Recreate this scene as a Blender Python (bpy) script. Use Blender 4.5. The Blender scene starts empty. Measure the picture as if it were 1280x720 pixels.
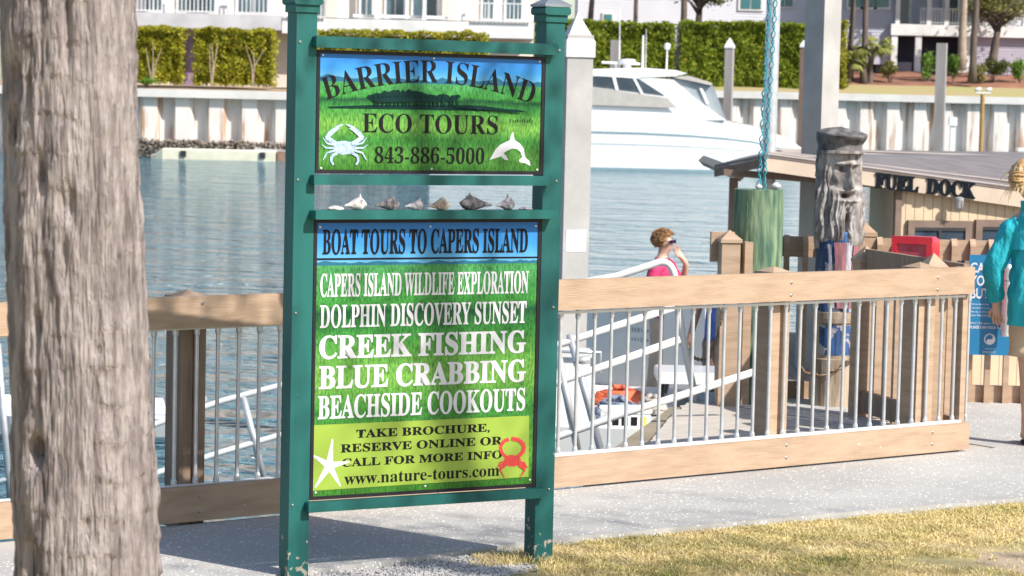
import bpy, bmesh, math, random
from math import sin, cos, pi, radians
from mathutils import Vector, Matrix, noise
random.seed(7)
sc = bpy.context.scene
col = sc.collection
# ------------------------------------------------------------------ camera, sky, sun, exposure
F = 3200.0; HC = 2.0; ROLL = radians(1.3)
_p = math.atan((-100*sin(ROLL) + 238*cos(ROLL))/F)
CD = Vector((0, cos(_p), -sin(_p))); _u0 = Vector((0, sin(_p), cos(_p))); _r0 = Vector((1, 0, 0))
CR = _r0*cos(ROLL) + _u0*sin(ROLL); CU = _u0*cos(ROLL) - _r0*sin(ROLL)
CO = Vector((0, 0, HC))
cd = bpy.data.cameras.new('camera'); cam = bpy.data.objects.new('camera', cd); col.objects.link(cam)
cam.matrix_world = Matrix(((CR.x, CU.x, -CD.x, 0), (CR.y, CU.y, -CD.y, 0), (CR.z, CU.z, -CD.z, HC), (0, 0, 0, 1)))
cd.sensor_width = 36; cd.lens = F/1280*36; cd.clip_start = .1; cd.clip_end = 3000
cd.dof.use_dof = True; cd.dof.focus_distance = 11.2; cd.dof.aperture_fstop = 9.0
sc.camera = cam
SUN_EL = radians(41); SUN_AZ = math.atan2(.78, -.62)      # compass-like angle of the direction towards the sun
w = bpy.data.worlds.new('World'); sc.world = w; w.use_nodes = True
nt = w.node_tree; nt.nodes.clear()
sky = nt.nodes.new('ShaderNodeTexSky'); sky.sky_type = 'NISHITA'; sky.sun_disc = False
sky.sun_elevation = SUN_EL; sky.sun_rotation = SUN_AZ
bg = nt.nodes.new('ShaderNodeBackground'); bg.inputs[1].default_value = .115
wo = nt.nodes.new('ShaderNodeOutputWorld')
nt.links.new(sky.outputs[0], bg.inputs[0]); nt.links.new(bg.outputs[0], wo.inputs[0])
sl = bpy.data.lights.new('sun', 'SUN'); sl.energy = 4.6; sl.angle = radians(.6); sl.color = (1, .95, .87)
so = bpy.data.objects.new('sun', sl); col.objects.link(so)
tos = Vector((sin(SUN_AZ)*cos(SUN_EL), cos(SUN_AZ)*cos(SUN_EL), sin(SUN_EL)))
so.rotation_euler = tos.to_track_quat('Z', 'Y').to_euler(); so.location = (20, -20, 30)
vs = sc.view_settings; vs.view_transform = 'Standard'; vs.look = 'None'; vs.exposure = .55; vs.gamma = 1; vs.use_curve_mapping = False
sc.cycles.max_bounces = 6; sc.cycles.use_denoising = True; sc.cycles.caustics_reflective = False; sc.cycles.caustics_refractive = False

def ray(x, y): return CR*((x-640)/F) + CU*((360-y)/F) + CD
def at(x, y, Y): r = ray(x, y); return CO + r*(Y/r.y)          # point of the place seen at x, y and standing Y metres away
def onz(x, y, z): r = ray(x, y); return CO + r*((z-HC)/r.z)    # point of a level surface
def on(x, y, P, d):                                            # point of an upright plane through P along d
    n = Vector((-d.y, d.x, 0)); r = ray(x, y); return CO + r*(((Vector((P.x, P.y, 0))-CO).dot(n))/r.dot(n))

# ------------------------------------------------------------------ materials
MATS = {}
def mat(name, c, c2=None, rough=.65, scale=6, detail=6, bump=.15, bscale=40, metal=0, stretch=(1, 1, 1), bstretch=None,
        lo=.35, hi=.65, spec=.5, chips=None, chipz=None, trans=0, bdist=.01, coat=0):
    if name in MATS: return MATS[name]
    m = bpy.data.materials.new(name); m.use_nodes = True; t = m.node_tree; N = t.nodes; L = t.links
    b = N['Principled BSDF']; b.inputs['Roughness'].default_value = rough; b.inputs['Metallic'].default_value = metal
    b.inputs['Specular IOR Level'].default_value = spec; b.inputs['Coat Weight'].default_value = coat
    tc = N.new('ShaderNodeTexCoord'); mp = N.new('ShaderNodeMapping'); mp.inputs['Scale'].default_value = stretch
    L.new(tc.outputs['Object'], mp.inputs[0])
    nz = N.new('ShaderNodeTexNoise'); nz.inputs['Scale'].default_value = scale; nz.inputs['Detail'].default_value = detail
    L.new(mp.outputs[0], nz.inputs['Vector'])
    rp = N.new('ShaderNodeValToRGB'); rp.color_ramp.elements[0].position = lo; rp.color_ramp.elements[1].position = hi
    c2 = c2 or tuple(x*.8 for x in c)
    rp.color_ramp.elements[0].color = (*c2, 1); rp.color_ramp.elements[1].color = (*c, 1)
    L.new(nz.outputs[0], rp.inputs[0]); last = rp.outputs[0]
    if chips:
        n3 = N.new('ShaderNodeTexNoise'); n3.inputs['Scale'].default_value = chips[1]; n3.inputs['Detail'].default_value = 8
        L.new(tc.outputs['Object'], n3.inputs['Vector'])
        r3 = N.new('ShaderNodeValToRGB'); r3.color_ramp.elements[0].position = chips[2]; r3.color_ramp.elements[1].position = chips[2]+.03
        src = n3.outputs[0]
        if chipz:                                     # paint wears off towards the foot
            sz = N.new('ShaderNodeSeparateXYZ'); L.new(tc.outputs['Object'], sz.inputs[0]); mz = N.new('ShaderNodeMapRange'); mz.inputs[1].default_value = chipz; mz.inputs[2].default_value = 0; mz.inputs[3].default_value = 0; mz.inputs[4].default_value = .22
            L.new(sz.outputs['Z'], mz.inputs[0]); az = N.new('ShaderNodeMath'); L.new(src, az.inputs[0]); L.new(mz.outputs[0], az.inputs[1]); src = az.outputs[0]
        L.new(src, r3.inputs[0]); mx = N.new('ShaderNodeMixRGB'); mx.inputs[2].default_value = (*chips[0], 1)
        L.new(r3.outputs[0], mx.inputs[0]); L.new(last, mx.inputs[1]); last = mx.outputs[0]
    L.new(last, b.inputs['Base Color'])
    if bump:
        n2 = N.new('ShaderNodeTexNoise'); n2.inputs['Scale'].default_value = bscale; n2.inputs['Detail'].default_value = 5
        m2 = N.new('ShaderNodeMapping'); m2.inputs['Scale'].default_value = bstretch or stretch
        L.new(tc.outputs['Object'], m2.inputs[0]); L.new(m2.outputs[0], n2.inputs['Vector'])
        bp = N.new('ShaderNodeBump'); bp.inputs['Strength'].default_value = bump; bp.inputs['Distance'].default_value = bdist
        L.new(n2.outputs[0], bp.inputs['Height']); L.new(bp.outputs[0], b.inputs['Normal'])
    if trans: b.inputs['Transmission Weight'].default_value = trans
    MATS[name] = m; return m
def leafmat(name, c, c2, c3=None):
    """leaf colour differs from leaf to leaf (random per face island) and lets some light through"""
    m = bpy.data.materials.new(name); m.use_nodes = True; t = m.node_tree; N = t.nodes; L = t.links
    b = N['Principled BSDF']; b.inputs['Roughness'].default_value = .55; b.inputs['Specular IOR Level'].default_value = .3
    g = N.new('ShaderNodeNewGeometry'); rp = N.new('ShaderNodeValToRGB')
    rp.color_ramp.elements[0].color = (*c, 1); rp.color_ramp.elements[1].color = (*c2, 1)
    if c3: e = rp.color_ramp.elements.new(.85); e.color = (*c2, 1); rp.color_ramp.elements[2].color = (*c3, 1)
    L.new(g.outputs['Random Per Island'], rp.inputs[0]); L.new(rp.outputs[0], b.inputs['Base Color'])
    tr = N.new('ShaderNodeBsdfTranslucent'); L.new(rp.outputs[0], tr.inputs[0]); mx = N.new('ShaderNodeMixShader'); mx.inputs[0].default_value = .3
    L.new(b.outputs[0], mx.inputs[1]); L.new(tr.outputs[0], mx.inputs[2]); L.new(mx.outputs[0], N['Material Output'].inputs[0])
    MATS[name] = m; return m

# ------------------------------------------------------------------ mesh builder
WM = {}
class MB:
    def __init__(s): s.v = []; s.f = []
    def add(s, vs, fs):
        o = len(s.v); s.v += [tuple(v) for v in vs]; s.f += [tuple(i+o for i in f) for f in fs]; return s
    def box(s, c, size, rz=0, M=None, ch=0):
        """box with optional small chamfer on all vertical-profile corners"""
        x, y, z = (k/2 for k in size)
        if ch:
            prof = [(-x+ch, -z), (x-ch, -z), (x, -z+ch), (x, z-ch), (x-ch, z), (-x+ch, z), (-x, z-ch), (-x, -z+ch)]
            vs = [Vector((a, -y, b)) for a, b in prof] + [Vector((a, y, b)) for a, b in prof]; n = 8
            fs = [tuple(range(n)), tuple(range(2*n-1, n-1, -1))] + [(i, i+n, (i+1) % n+n, (i+1) % n) for i in range(n)]
        else:
            vs = [Vector((a, b, d)) for d in (-z, z) for a, b in ((-x, -y), (x, -y), (x, y), (-x, y))]
            fs = [(3, 2, 1, 0), (4, 5, 6, 7), (0, 1, 5, 4), (1, 2, 6, 5), (2, 3, 7, 6), (3, 0, 4, 7)]
        R = M or Matrix.Rotation(rz, 3, 'Z')
        return s.add([R @ v + Vector(c) for v in vs], fs)
    def tube(s, pts, r, n=10, cap=True):
        pts = [Vector(p) for p in pts]; rs = r if isinstance(r, (list, tuple)) else [r]*len(pts)
        vs = []; fs = []; prev = None
        for i, p in enumerate(pts):
            d = (pts[min(i+1, len(pts)-1)] - pts[max(i-1, 0)]).normalized()
            a = prev - d*prev.dot(d) if prev else (Vector((0, 0, 1)) if abs(d.z) < .9 else Vector((1, 0, 0))).cross(d)
            a.normalize(); prev = a; b = d.cross(a)
            vs += [p + (a*cos(2*pi*k/n) + b*sin(2*pi*k/n))*rs[i] for k in range(n)]
        for i in range(len(pts)-1):
            fs += [(i*n+k, i*n+(k+1) % n, (i+1)*n+(k+1) % n, (i+1)*n+k) for k in range(n)]
        if cap: fs += [tuple(range(n-1, -1, -1)), tuple((len(pts)-1)*n+k for k in range(n))]
        return s.add(vs, fs)
    def lathe(s, c, prof, n=20, M=None):
        c = Vector(c); vs = []; fs = []; R = M or Matrix.Identity(3)
        for r, z in prof: vs += [c + R @ Vector((r*cos(2*pi*k/n), r*sin(2*pi*k/n), z)) for k in range(n)]
        for i in range(len(prof)-1): fs += [(i*n+k, i*n+(k+1) % n, (i+1)*n+(k+1) % n, (i+1)*n+k) for k in range(n)]
        fs += [tuple(range(n-1, -1, -1)), tuple((len(prof)-1)*n+k for k in range(n))]
        return s.add(vs, fs)
    def prism(s, poly, ext):
        """poly: 3d points in a plane, extruded along ext"""
        n = len(poly); e = Vector(ext); p = [Vector(q) for q in poly]
        return s.add(p + [q+e for q in p], [tuple(range(n-1, -1, -1)), tuple(range(n, 2*n))] + [(i, (i+1) % n, (i+1) % n+n, i+n) for i in range(n)])
    def poly(s, pts): return s.add(pts, [tuple(range(len(pts)))])
    def grid(s, rows, closed=False, capends=False):
        n = len(rows[0]); vs = [v for r in rows for v in r]; fs = []
        for i in range(len(rows)-1):
            for k in range(n if closed else n-1): fs.append((i*n+k, i*n+(k+1) % n, (i+1)*n+(k+1) % n, (i+1)*n+k))
        if capends: fs += [tuple(range(n-1, -1, -1)), tuple((len(rows)-1)*n+k for k in range(n))]
        return s.add(vs, fs)
    def pyramid(s, c, half, h, lip=.02):
        x, y, z = c; a = half
        s.box((x, y, z+lip/2), (2*a, 2*a, lip))
        return s.add([(x-a+.004, y-a+.004, z+lip), (x+a-.004, y-a+.004, z+lip), (x+a-.004, y+a-.004, z+lip), (x-a+.004, y+a-.004, z+lip), (x, y, z+lip+h)], [(0, 1, 4), (1, 2, 4), (2, 3, 4), (3, 0, 4)])
    def leaf(s, p, size, up=0, asp=.55):
        d = Vector((random.gauss(0, 1), random.gauss(0, 1), random.gauss(up, 1))).normalized()
        e = d.cross(Vector((random.gauss(0, 1), random.gauss(0, 1), random.gauss(0, 1)))).normalized()
        p = Vector(p); l = size*random.uniform(.7, 1.3)
        return s.add([p - d*l*.5, p + e*l*asp*.5, p + d*l*.5, p - e*l*asp*.5], [(0, 1, 2, 3)])
    def build(s, name, m, parent=None, local=False, smooth=False):
        me = bpy.data.meshes.new(name); W = WM.get(parent.name) if parent else None
        vs = s.v
        if W is not None and not local: I = W.inverted(); vs = [I @ Vector(v) for v in vs]
        me.from_pydata([tuple(v) for v in vs], [], s.f); me.update()
        me.materials.append(MATS[m] if isinstance(m, str) else m)
        if smooth:
            for q in me.polygons: q.use_smooth = True
        o = bpy.data.objects.new(name, me); col.objects.link(o)
        if parent: o.parent = parent; WM[o.name] = W if W is not None else Matrix.Identity(4)
        else: WM[o.name] = Matrix.Identity(4)
        return o
def tag(o, label=None, cat=None, group=None, kind=None):
    for k, v in (('label', label), ('category', cat), ('group', group), ('kind', kind)):
        if v: o[k] = v
    return o
def empty(name, loc, label=None, cat=None, group=None, rz=0):
    o = bpy.data.objects.new(name, None); o.empty_display_size = .2; col.objects.link(o)
    o.location = loc; o.rotation_euler = (0, 0, rz); WM[o.name] = Matrix.Translation(Vector(loc)) @ Matrix.Rotation(rz, 4, 'Z')
    return tag(o, label, cat, group)
def rebase(o):
    """move a one-mesh thing's origin to its base"""
    vs = o.data.vertices; zs = min(v.co.z for v in vs); n = len(vs)
    c = Vector((sum(v.co.x for v in vs)/n, sum(v.co.y for v in vs)/n, zs))
    for v in vs: v.co -= c
    o.location = c; WM[o.name] = Matrix.Translation(c); return o
def copy_tree(o, parent=None):
    c = o.copy(); col.objects.link(c); c.parent = parent
    for ch in list(o.children): copy_tree(ch, c)
    return c
def serif(s):
    o = ''
    for ch in s:
        if 'A' <= ch <= 'Z': o += chr(0x1D400+ord(ch)-65)
        elif 'a' <= ch <= 'z': o += chr(0x1D41A+ord(ch)-97)
        elif '0' <= ch <= '9': o += chr(0x1D7CE+ord(ch)-48)
        else: o += ch
    return o
def textmesh(s, off=0, ext=0, sf=True):
    cu = bpy.data.curves.new('t', 'FONT'); cu.body = serif(s) if sf else s; cu.offset = off; cu.extrude = ext; cu.resolution_u = 4
    o = bpy.data.objects.new('t', cu); col.objects.link(o); bpy.context.view_layer.update()
    me = bpy.data.meshes.new_from_object(o.evaluated_get(bpy.context.evaluated_depsgraph_get()))
    bpy.data.objects.remove(o); vs = [v.co.copy() for v in me.vertices]; fs = [tuple(p.vertices) for p in me.polygons]
    bpy.data.meshes.remove(me); return vs, fs
def lettering(name, s, x0, x1, z0, z1, y, m, parent, off=0, ext=0, arc=None, sf=True, shear=0):
    """letters filling the rectangle x0..x1, z0..z1 of the parent's front plane"""
    vs, fs = textmesh(s, off, ext, sf)
    if not vs: return None
    ax = min(v.x for v in vs); bx = max(v.x for v in vs); ay = 0 if arc is not None or s[-1] == ',' else min(v.y for v in vs); by = max(v.y for v in vs)
    out = []
    for v in vs:
        x = x0 + (v.x-ax)/(bx-ax)*(x1-x0); z = z0 + (v.y-ay)/(by-ay)*(z1-z0)
        if arc:
            xm = (x0+x1)/2; a = (x-xm)/arc; r = arc + (z-z0); x = xm + r*sin(a); z = z0 - arc + r*cos(a)
        out.append((x, y - v.z, z + shear*(x-x0)))
    b = MB().add(out, fs); return b.build(name, m, parent, local=True)
def skin(pts, edges, sub=2):
    """one continuous surface grown round a skeleton; pts = (x, y, z, r[, r2])"""
    me = bpy.data.meshes.new('s'); me.from_pydata([p[:3] for p in pts], edges, []); o = bpy.data.objects.new('s', me); col.objects.link(o)
    o.modifiers.new('k', 'SKIN').use_smooth_shade = True
    for i, p in enumerate(pts):
        d = me.skin_vertices[0].data[i]; d.radius = (p[3], p[4] if len(p) > 4 else p[3]); d.use_root = i == 0
    md = o.modifiers.new('u', 'SUBSURF'); md.levels = sub; md.render_levels = sub
    bpy.context.view_layer.update(); r = bpy.data.meshes.new_from_object(o.evaluated_get(bpy.context.evaluated_depsgraph_get()))
    vs = [v.co.copy() for v in r.vertices]; fs = [tuple(p.vertices) for p in r.polygons]
    bpy.data.objects.remove(o); bpy.data.meshes.remove(me); bpy.data.meshes.remove(r); return vs, fs
# ------------------------------------------------------------------ palette
mat('land_soil', (.30, .25, .18), (.22, .18, .12), rough=.95, scale=3)
mat('green_paint', (.014, .128, .115), (.009, .080, .076), rough=.5, spec=.3, scale=5, detail=9, stretch=(1, 1, .25), bump=.3, bscale=45, bstretch=(2.5, 2.5, .25), bdist=.004, chips=((.36, .32, .26), 26, .735), chipz=.34)
mat('black_frame', (.022, .018, .024), rough=.45, bump=.05, spec=.25)
mat('letter_black', (.012, .010, .012), rough=.55, bump=0, spec=.15)
mat('letter_white', (.72, .72, .76), rough=.4, bump=0)
mat('tan_paint', (.44, .308, .21), (.345, .235, .155), rough=.65, scale=4, detail=10, stretch=(1.2, 1.2, 7), bump=.35, bscale=12, bstretch=(1.2, 1.2, 14), bdist=.006, lo=.30, hi=.60, chips=((.62, .56, .50), 21, .735))
mat('grey_tan_wood', (.33, .225, .155), (.23, .155, .11), rough=.75, scale=6, stretch=(4, 4, .6), bump=.3, bscale=20, bstretch=(6, 6, .5))
mat('aluminium', (.66, .67, .69), (.55, .56, .58), rough=.38, metal=.55, scale=14, bump=.05)
mat('white_enamel', (.80, .80, .79), (.74, .74, .73), rough=.3, bump=.03, scale=3)
mat('concrete', (.56, .53, .49), (.46, .43, .40), rough=.85, scale=4, bump=.25, bscale=60)
mat('bolt_metal', (.4, .38, .35), rough=.4, metal=.8)
def pave():
    m = mat('tabby', (.47, .452, .425), (.36, .347, .33), rough=.85, scale=1.0, detail=8, bump=.5, bscale=120, bdist=.004)
    t = m.node_tree; N = t.nodes; L = t.links; b = N['Principled BSDF']; base = b.inputs['Base Color'].links[0].from_socket
    tc = [n for n in N if n.type == 'TEX_COORD'][0]; last = base
    for sc_, thr, c, st in ((46, .20, (.82, .80, .76), (1, 1, 1)), (80, .24, (.74, .72, .70), (1.3, .6, 1)), (60, .16, (.26, .24, .23), (.7, 1.2, 1))):
        mp = N.new('ShaderNodeMapping'); mp.inputs['Scale'].default_value = st; mp.inputs['Rotation'].default_value = (0, 0, sc_); L.new(tc.outputs['Object'], mp.inputs[0])
        v = N.new('ShaderNodeTexVoronoi'); v.inputs['Scale'].default_value = sc_; L.new(mp.outputs[0], v.inputs['Vector'])
        n = N.new('ShaderNodeTexNoise'); n.inputs['Scale'].default_value = 3.1; n.inputs['Detail'].default_value = 3; L.new(mp.outputs[0], n.inputs['Vector'])
        # flecks only in some cells: cell colour picks which
        s = N.new('ShaderNodeSeparateColor'); L.new(v.outputs['Color'], s.inputs[0])
        a = N.new('ShaderNodeMath'); a.operation = 'LESS_THAN'; a.inputs[1].default_value = thr*1.6; L.new(v.outputs['Distance'], a.inputs[0])
        d = N.new('ShaderNodeMath'); d.operation = 'MULTIPLY_ADD'; d.inputs[1].default_value = .46; L.new(n.outputs[0], d.inputs[0]); d.inputs[2].default_value = -.10
        c_ = N.new('ShaderNodeMath'); c_.operation = 'LESS_THAN'; L.new(s.outputs[0], c_.inputs[0]); L.new(d.outputs[0], c_.inputs[1])
        k = N.new('ShaderNodeMath'); k.operation = 'MULTIPLY'; L.new(a.outputs[0], k.inputs[0]); L.new(c_.outputs[0], k.inputs[1])
        mx = N.new('ShaderNodeMixRGB'); mx.inputs[2].default_value = (*c, 1); L.new(k.outputs[0], mx.inputs[0]); L.new(last, mx.inputs[1]); last = mx.outputs[0]
    L.new(last, b.inputs['Base Color'])
pave()
def water_mat():
    m = bpy.data.materials.new('water'); m.use_nodes = True; t = m.node_tree; N = t.nodes; L = t.links; b = N['Principled BSDF']
    b.inputs['Roughness'].default_value = .06; b.inputs['IOR'].default_value = 1.33
    tc = N.new('ShaderNodeTexCoord'); hs = []
    nc = N.new('ShaderNodeTexNoise'); nc.inputs['Scale'].default_value = .05; L.new(tc.outputs['Object'], nc.inputs['Vector'])
    rp = N.new('ShaderNodeValToRGB'); rp.color_ramp.elements[0].color = (.055, .165, .24, 1); rp.color_ramp.elements[1].color = (.14, .22, .235, 1)
    L.new(nc.outputs[0], rp.inputs[0]); L.new(rp.outputs[0], b.inputs['Base Color'])
    for s, st, wgt in ((.75, (1, 2.2, 1), 1.25), (3.2, (1, 1.6, 1), .36), (.2, (1, 2.4, 1), 2.6)):
        mp = N.new('ShaderNodeMapping'); mp.inputs['Scale'].default_value = st; mp.inputs['Rotation'].default_value = (0, 0, .3); L.new(tc.outputs['Object'], mp.inputs[0])
        n = N.new('ShaderNodeTexNoise'); n.inputs['Scale'].default_value = s; n.inputs['Detail'].default_value = 3; n.inputs['Distortion'].default_value = .6; L.new(mp.outputs[0], n.inputs['Vector'])
        k = N.new('ShaderNodeMath'); k.operation = 'MULTIPLY'; k.inputs[1].default_value = wgt; L.new(n.outputs[0], k.inputs[0]); hs.append(k)
    a = N.new('ShaderNodeMath'); L.new(hs[0].outputs[0], a.inputs[0]); L.new(hs[1].outputs[0], a.inputs[1])
    a2 = N.new('ShaderNodeMath'); L.new(a.outputs[0], a2.inputs[0]); L.new(hs[2].outputs[0], a2.inputs[1])
    bp = N.new('ShaderNodeBump'); bp.inputs['Strength'].default_value = .9; bp.inputs['Distance'].default_value = 1.5; L.new(a2.outputs[0], bp.inputs['Height']); L.new(bp.outputs[0], b.inputs['Normal'])
    MATS['water'] = m
water_mat()
def turf_mat():
    m = mat('turf', (.60, .47, .24), (.46, .38, .16), rough=.95, scale=2.2, detail=8, bump=.6, bscale=130, bdist=.02, lo=.4, hi=.62)
turf_mat()

# ------------------------------------------------------------------ the setting: land, water, paths
WZ = -1.4
FD = Vector((cos(radians(37.4)), sin(radians(37.4)), 0)); FP = Vector((-1.097, 12.056, 0))     # the railing's line
def fence(u): return FP + FD*u
FN = Vector((FD.y, -FD.x, 0))                                                     # towards the lawn
e0 = fence(-45) - FN*.12; e1 = fence(1.95) - FN*.12
land = [(e0.x, e0.y), (e1.x, e1.y), (.62, 15.0), (1.22, 17.75), (70, 17.75), (70, -60), (-60, -60)]
tag(MB().prism([(x, y, -3.2) for x, y in land][::-1], (0, 0, 3.16)).build('ground', 'land_soil'), kind='structure')
pe = [(-9, 2.6), (-.86, 10.66), (-.11, 11.31), (.24, 11.63), (1.45, 12.42), (2.68, 13.18), (7, 15.7), (20, 22)]
e2 = fence(5.05)
pv = pe[:6] + [(6.0, 15.2), (6.0, 17.1), (3.3, 17.1), (e2.x, e2.y)] + [(e0.x+20, e0.y+15.3)]
e3 = fence(-14)
e4 = fence(5.035) - FN*2.75
pv = pe[:6] + [(6.0, 15.2), (6.0, 17.72), (e4.x, 17.72), (e4.x, e4.y), (e2.x-.015, e2.y)] + [(e3.x, e3.y)]
tag(MB().prism([(x, y, -.036) for x, y in pv], (0, 0, .036)).build('pavement', 'tabby'), kind='structure')
mat('deck_wood', (.55, .50, .44), (.42, .37, .32), rough=.8, scale=5, stretch=(1, 8, 1), bump=.3, bscale=20)
dk = MB(); a = fence(2.0)
for i in range(26):                                                  # boards run along the railing
    o0 = -FN*(.05 + i*.145)
    p = fence(1.98)+o0; q = fence(5.0)+o0; lf = .62 + max(0, p.y+.3-15)*.2
    u0 = max(1.98, 1.98 - i*.0); 
    P = fence(u0)+o0; Q = fence(5.03)+o0
    P2 = P - FN*.138; Q2 = Q - FN*.138
    def clip(A, B):
        pts = []
        for k in range(61):
            s = A.lerp(B, k/60)
            if s.y < 17.7 and s.x > .50 + (s.y-13.4)*.18: pts.append(s)
        return (pts[0], pts[-1]) if len(pts) > 1 else None
    c1 = clip(P, Q); c2 = clip(P2, Q2)
    if c1 and c2: dk.prism([(v.x, v.y, -.034) for v in (c1[0], c1[1], c2[1], c2[0])], (0, 0, .030 + random.uniform(-.002, .002)))
tag(dk.build('boardwalk', 'deck_wood'), kind='structure')
tag(MB().poly([(-900, -100, WZ), (900, -100, WZ), (900, 190, WZ), (-900, 190, WZ)]).build('water', 'water'), kind='structure')
# lawn: mat of turf plus single blades
tf = [(-9, 2.4), (-.9, 10.60), (-.6, 10.2), (.0, 10.75), (.18, 11.53), (1.45, 12.40), (2.68, 13.16), (6.5, 15.4), (9, -20), (-9, -20)]
turf = MB(); tag(turf.prism([(x, y, -.045) for x, y in tf][::-1], (0, 0, .016)).build('lawn', 'turf'), kind='structure')
def path_y(x):
    for (x0, y0), (x1, y1) in zip(pe, pe[1:]):
        if x0 <= x <= x1: return y0 + (y1-y0)*(x-x0)/(x1-x0)
    return 0
mat('dirt', (.46, .35, .24), (.36, .27, .17), rough=.95, scale=5, bump=.5, bscale=60)
dp = []
for k in range(40):
    a = 2*pi*k/40; r = 1 + .22*noise.noise((cos(a)*1.5, sin(a)*1.5, 3)); dp.append((2.66 + .56*r*cos(a), 11.42 + .36*r*sin(a), -.034))
tag(MB().prism(dp, (0, 0, .006)).build('dirt_patch', 'dirt'), kind='structure')
gm = bpy.data.materials.new('grass'); gm.use_nodes = True; t = gm.node_tree; N = t.nodes; L = t.links; b = N['Principled BSDF']; b.inputs['Roughness'].default_value = .7; b.inputs['Specular IOR Level'].default_value = .25
tc = N.new('ShaderNodeTexCoord'); n1 = N.new('ShaderNodeTexNoise'); n1.inputs['Scale'].default_value = 1.9; n1.inputs['Detail'].default_value = 5; L.new(tc.outputs['Object'], n1.inputs['Vector'])
ge = N.new('ShaderNodeNewGeometry'); mm = N.new('ShaderNodeMath'); mm.operation = 'MULTIPLY_ADD'; mm.inputs[1].default_value = .34; L.new(ge.outputs['Random Per Island'], mm.inputs[0])
ad = N.new('ShaderNodeMath'); ad.operation = 'ADD'; ad.inputs[1].default_value = -.17; L.new(n1.outputs[0], ad.inputs[0]); L.new(ad.outputs[0], mm.inputs[2])
rp = N.new('ShaderNodeValToRGB'); el = rp.color_ramp.elements
el[0].position = .26; el[0].color = (.20, .24, .045, 1); el[1].position = .72; el[1].color = (.80, .64, .34, 1)
for p, c in ((.36, (.40, .35, .11)), (.46, (.66, .53, .24))): e = el.new(p); e.color = (*c, 1)
L.new(mm.outputs[0], rp.inputs[0]); L.new(rp.outputs[0], b.inputs['Base Color']); MATS['grass'] = gm
g = MB(); cnt = 0
while cnt < 105000:
    x = random.uniform(-.15, 4.8); y = random.uniform(9.6, 14.9)
    if y > path_y(x) + .035*noise.noise((x*9, 0, 1)) + .02*noise.noise((x*41, 0, 1)) - .004: continue
    if x < .14 and y < 11.02 + .5*(x) : continue
    px = 640 + 3200*x/y
    if px > 1330 and random.random() > .45: continue
    if px > 1650: continue
    d = ((x-2.66)/.75)**2 + ((y-11.42)/.52)**2
    d += 1.3*noise.noise((x*4, y*4, 0)) + .9*noise.noise((x*14, y*14, 0))
    if random.random() > min(1, max(.05, (d-.5)/1.2)): continue
    if noise.noise((x*3.3, y*3.3, 5)) < -.30 and random.random() < .7: continue
    near = math.hypot(x-.12, (y-11.15)); h = random.uniform(.008, .020)*(1 + (1.8*math.exp(-(near/.22)**2)))
    a = random.uniform(0, 2*pi); wd = .0022; ln = random.gauss(0, .018); lm = random.gauss(0, .018); z0 = -.031
    ca, sa = cos(a)*wd, sin(a)*wd
    g.add([(x-ca, y-sa, z0), (x+ca, y+sa, z0), (x+ln*.5+ca*.7, y+lm*.5+sa*.7, z0+h*.7), (x+ln*.5-ca*.7, y+lm*.5-sa*.7, z0+h*.7), (x+ln*1.2, y+lm*1.2, z0+h)], [(0, 1, 2, 3), (3, 2, 4)]); cnt += 1
tag(g.build('grass', 'grass'), 'short dry yellow green lawn grass beside the shell pavement', 'grass', kind='stuff')
# loose white gravel at the sign's foot
mat('gravel_stone', (.50, .485, .47), (.36, .34, .33), rough=.9, scale=14)
gr = MB(); cnt = 0
while cnt < 5200:
    x = random.uniform(-1.1, .22); y = random.uniform(9.9, 11.5)
    yy = path_y(x) - .006
    if y > yy or y < yy - .62: continue
    if x > .02 and random.random() < .75: continue
    r = random.uniform(.004, .011); z = -.030 + r*.4 + random.random()*.006; q = random.uniform(0, pi)
    vs = []
    for dx, dy, dz in ((1, 0, 0), (0, 1, 0), (-1, 0, 0), (0, -1, 0), (0, 0, .8), (0, 0, -.6)):
        k = r*random.uniform(.7, 1.25); vs.append((x+(dx*cos(q)-dy*sin(q))*k, y+(dx*sin(q)+dy*cos(q))*k, z+dz*k))
    gr.add(vs, [(0, 1, 4), (1, 2, 4), (2, 3, 4), (3, 0, 4), (1, 0, 5), (2, 1, 5), (3, 2, 5), (0, 3, 5)]); cnt += 1
tag(gr.build('gravel', 'gravel_stone'), 'loose white gravel in the strip under the sign', 'gravel', kind='stuff')
gb = MB().prism([(x, y, -.043) for x, y in [(-9, 2.45), (-.9, 10.62), (-.11, 11.3), (.2, 11.58), (.24, 11.2), (-.2, 10.55), (-.9, 9.7), (-6, 4.5)]][::-1], (0, 0, .016))
tag(gb.build('gravel_bed', 'gravel_stone'), kind='structure')

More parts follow.
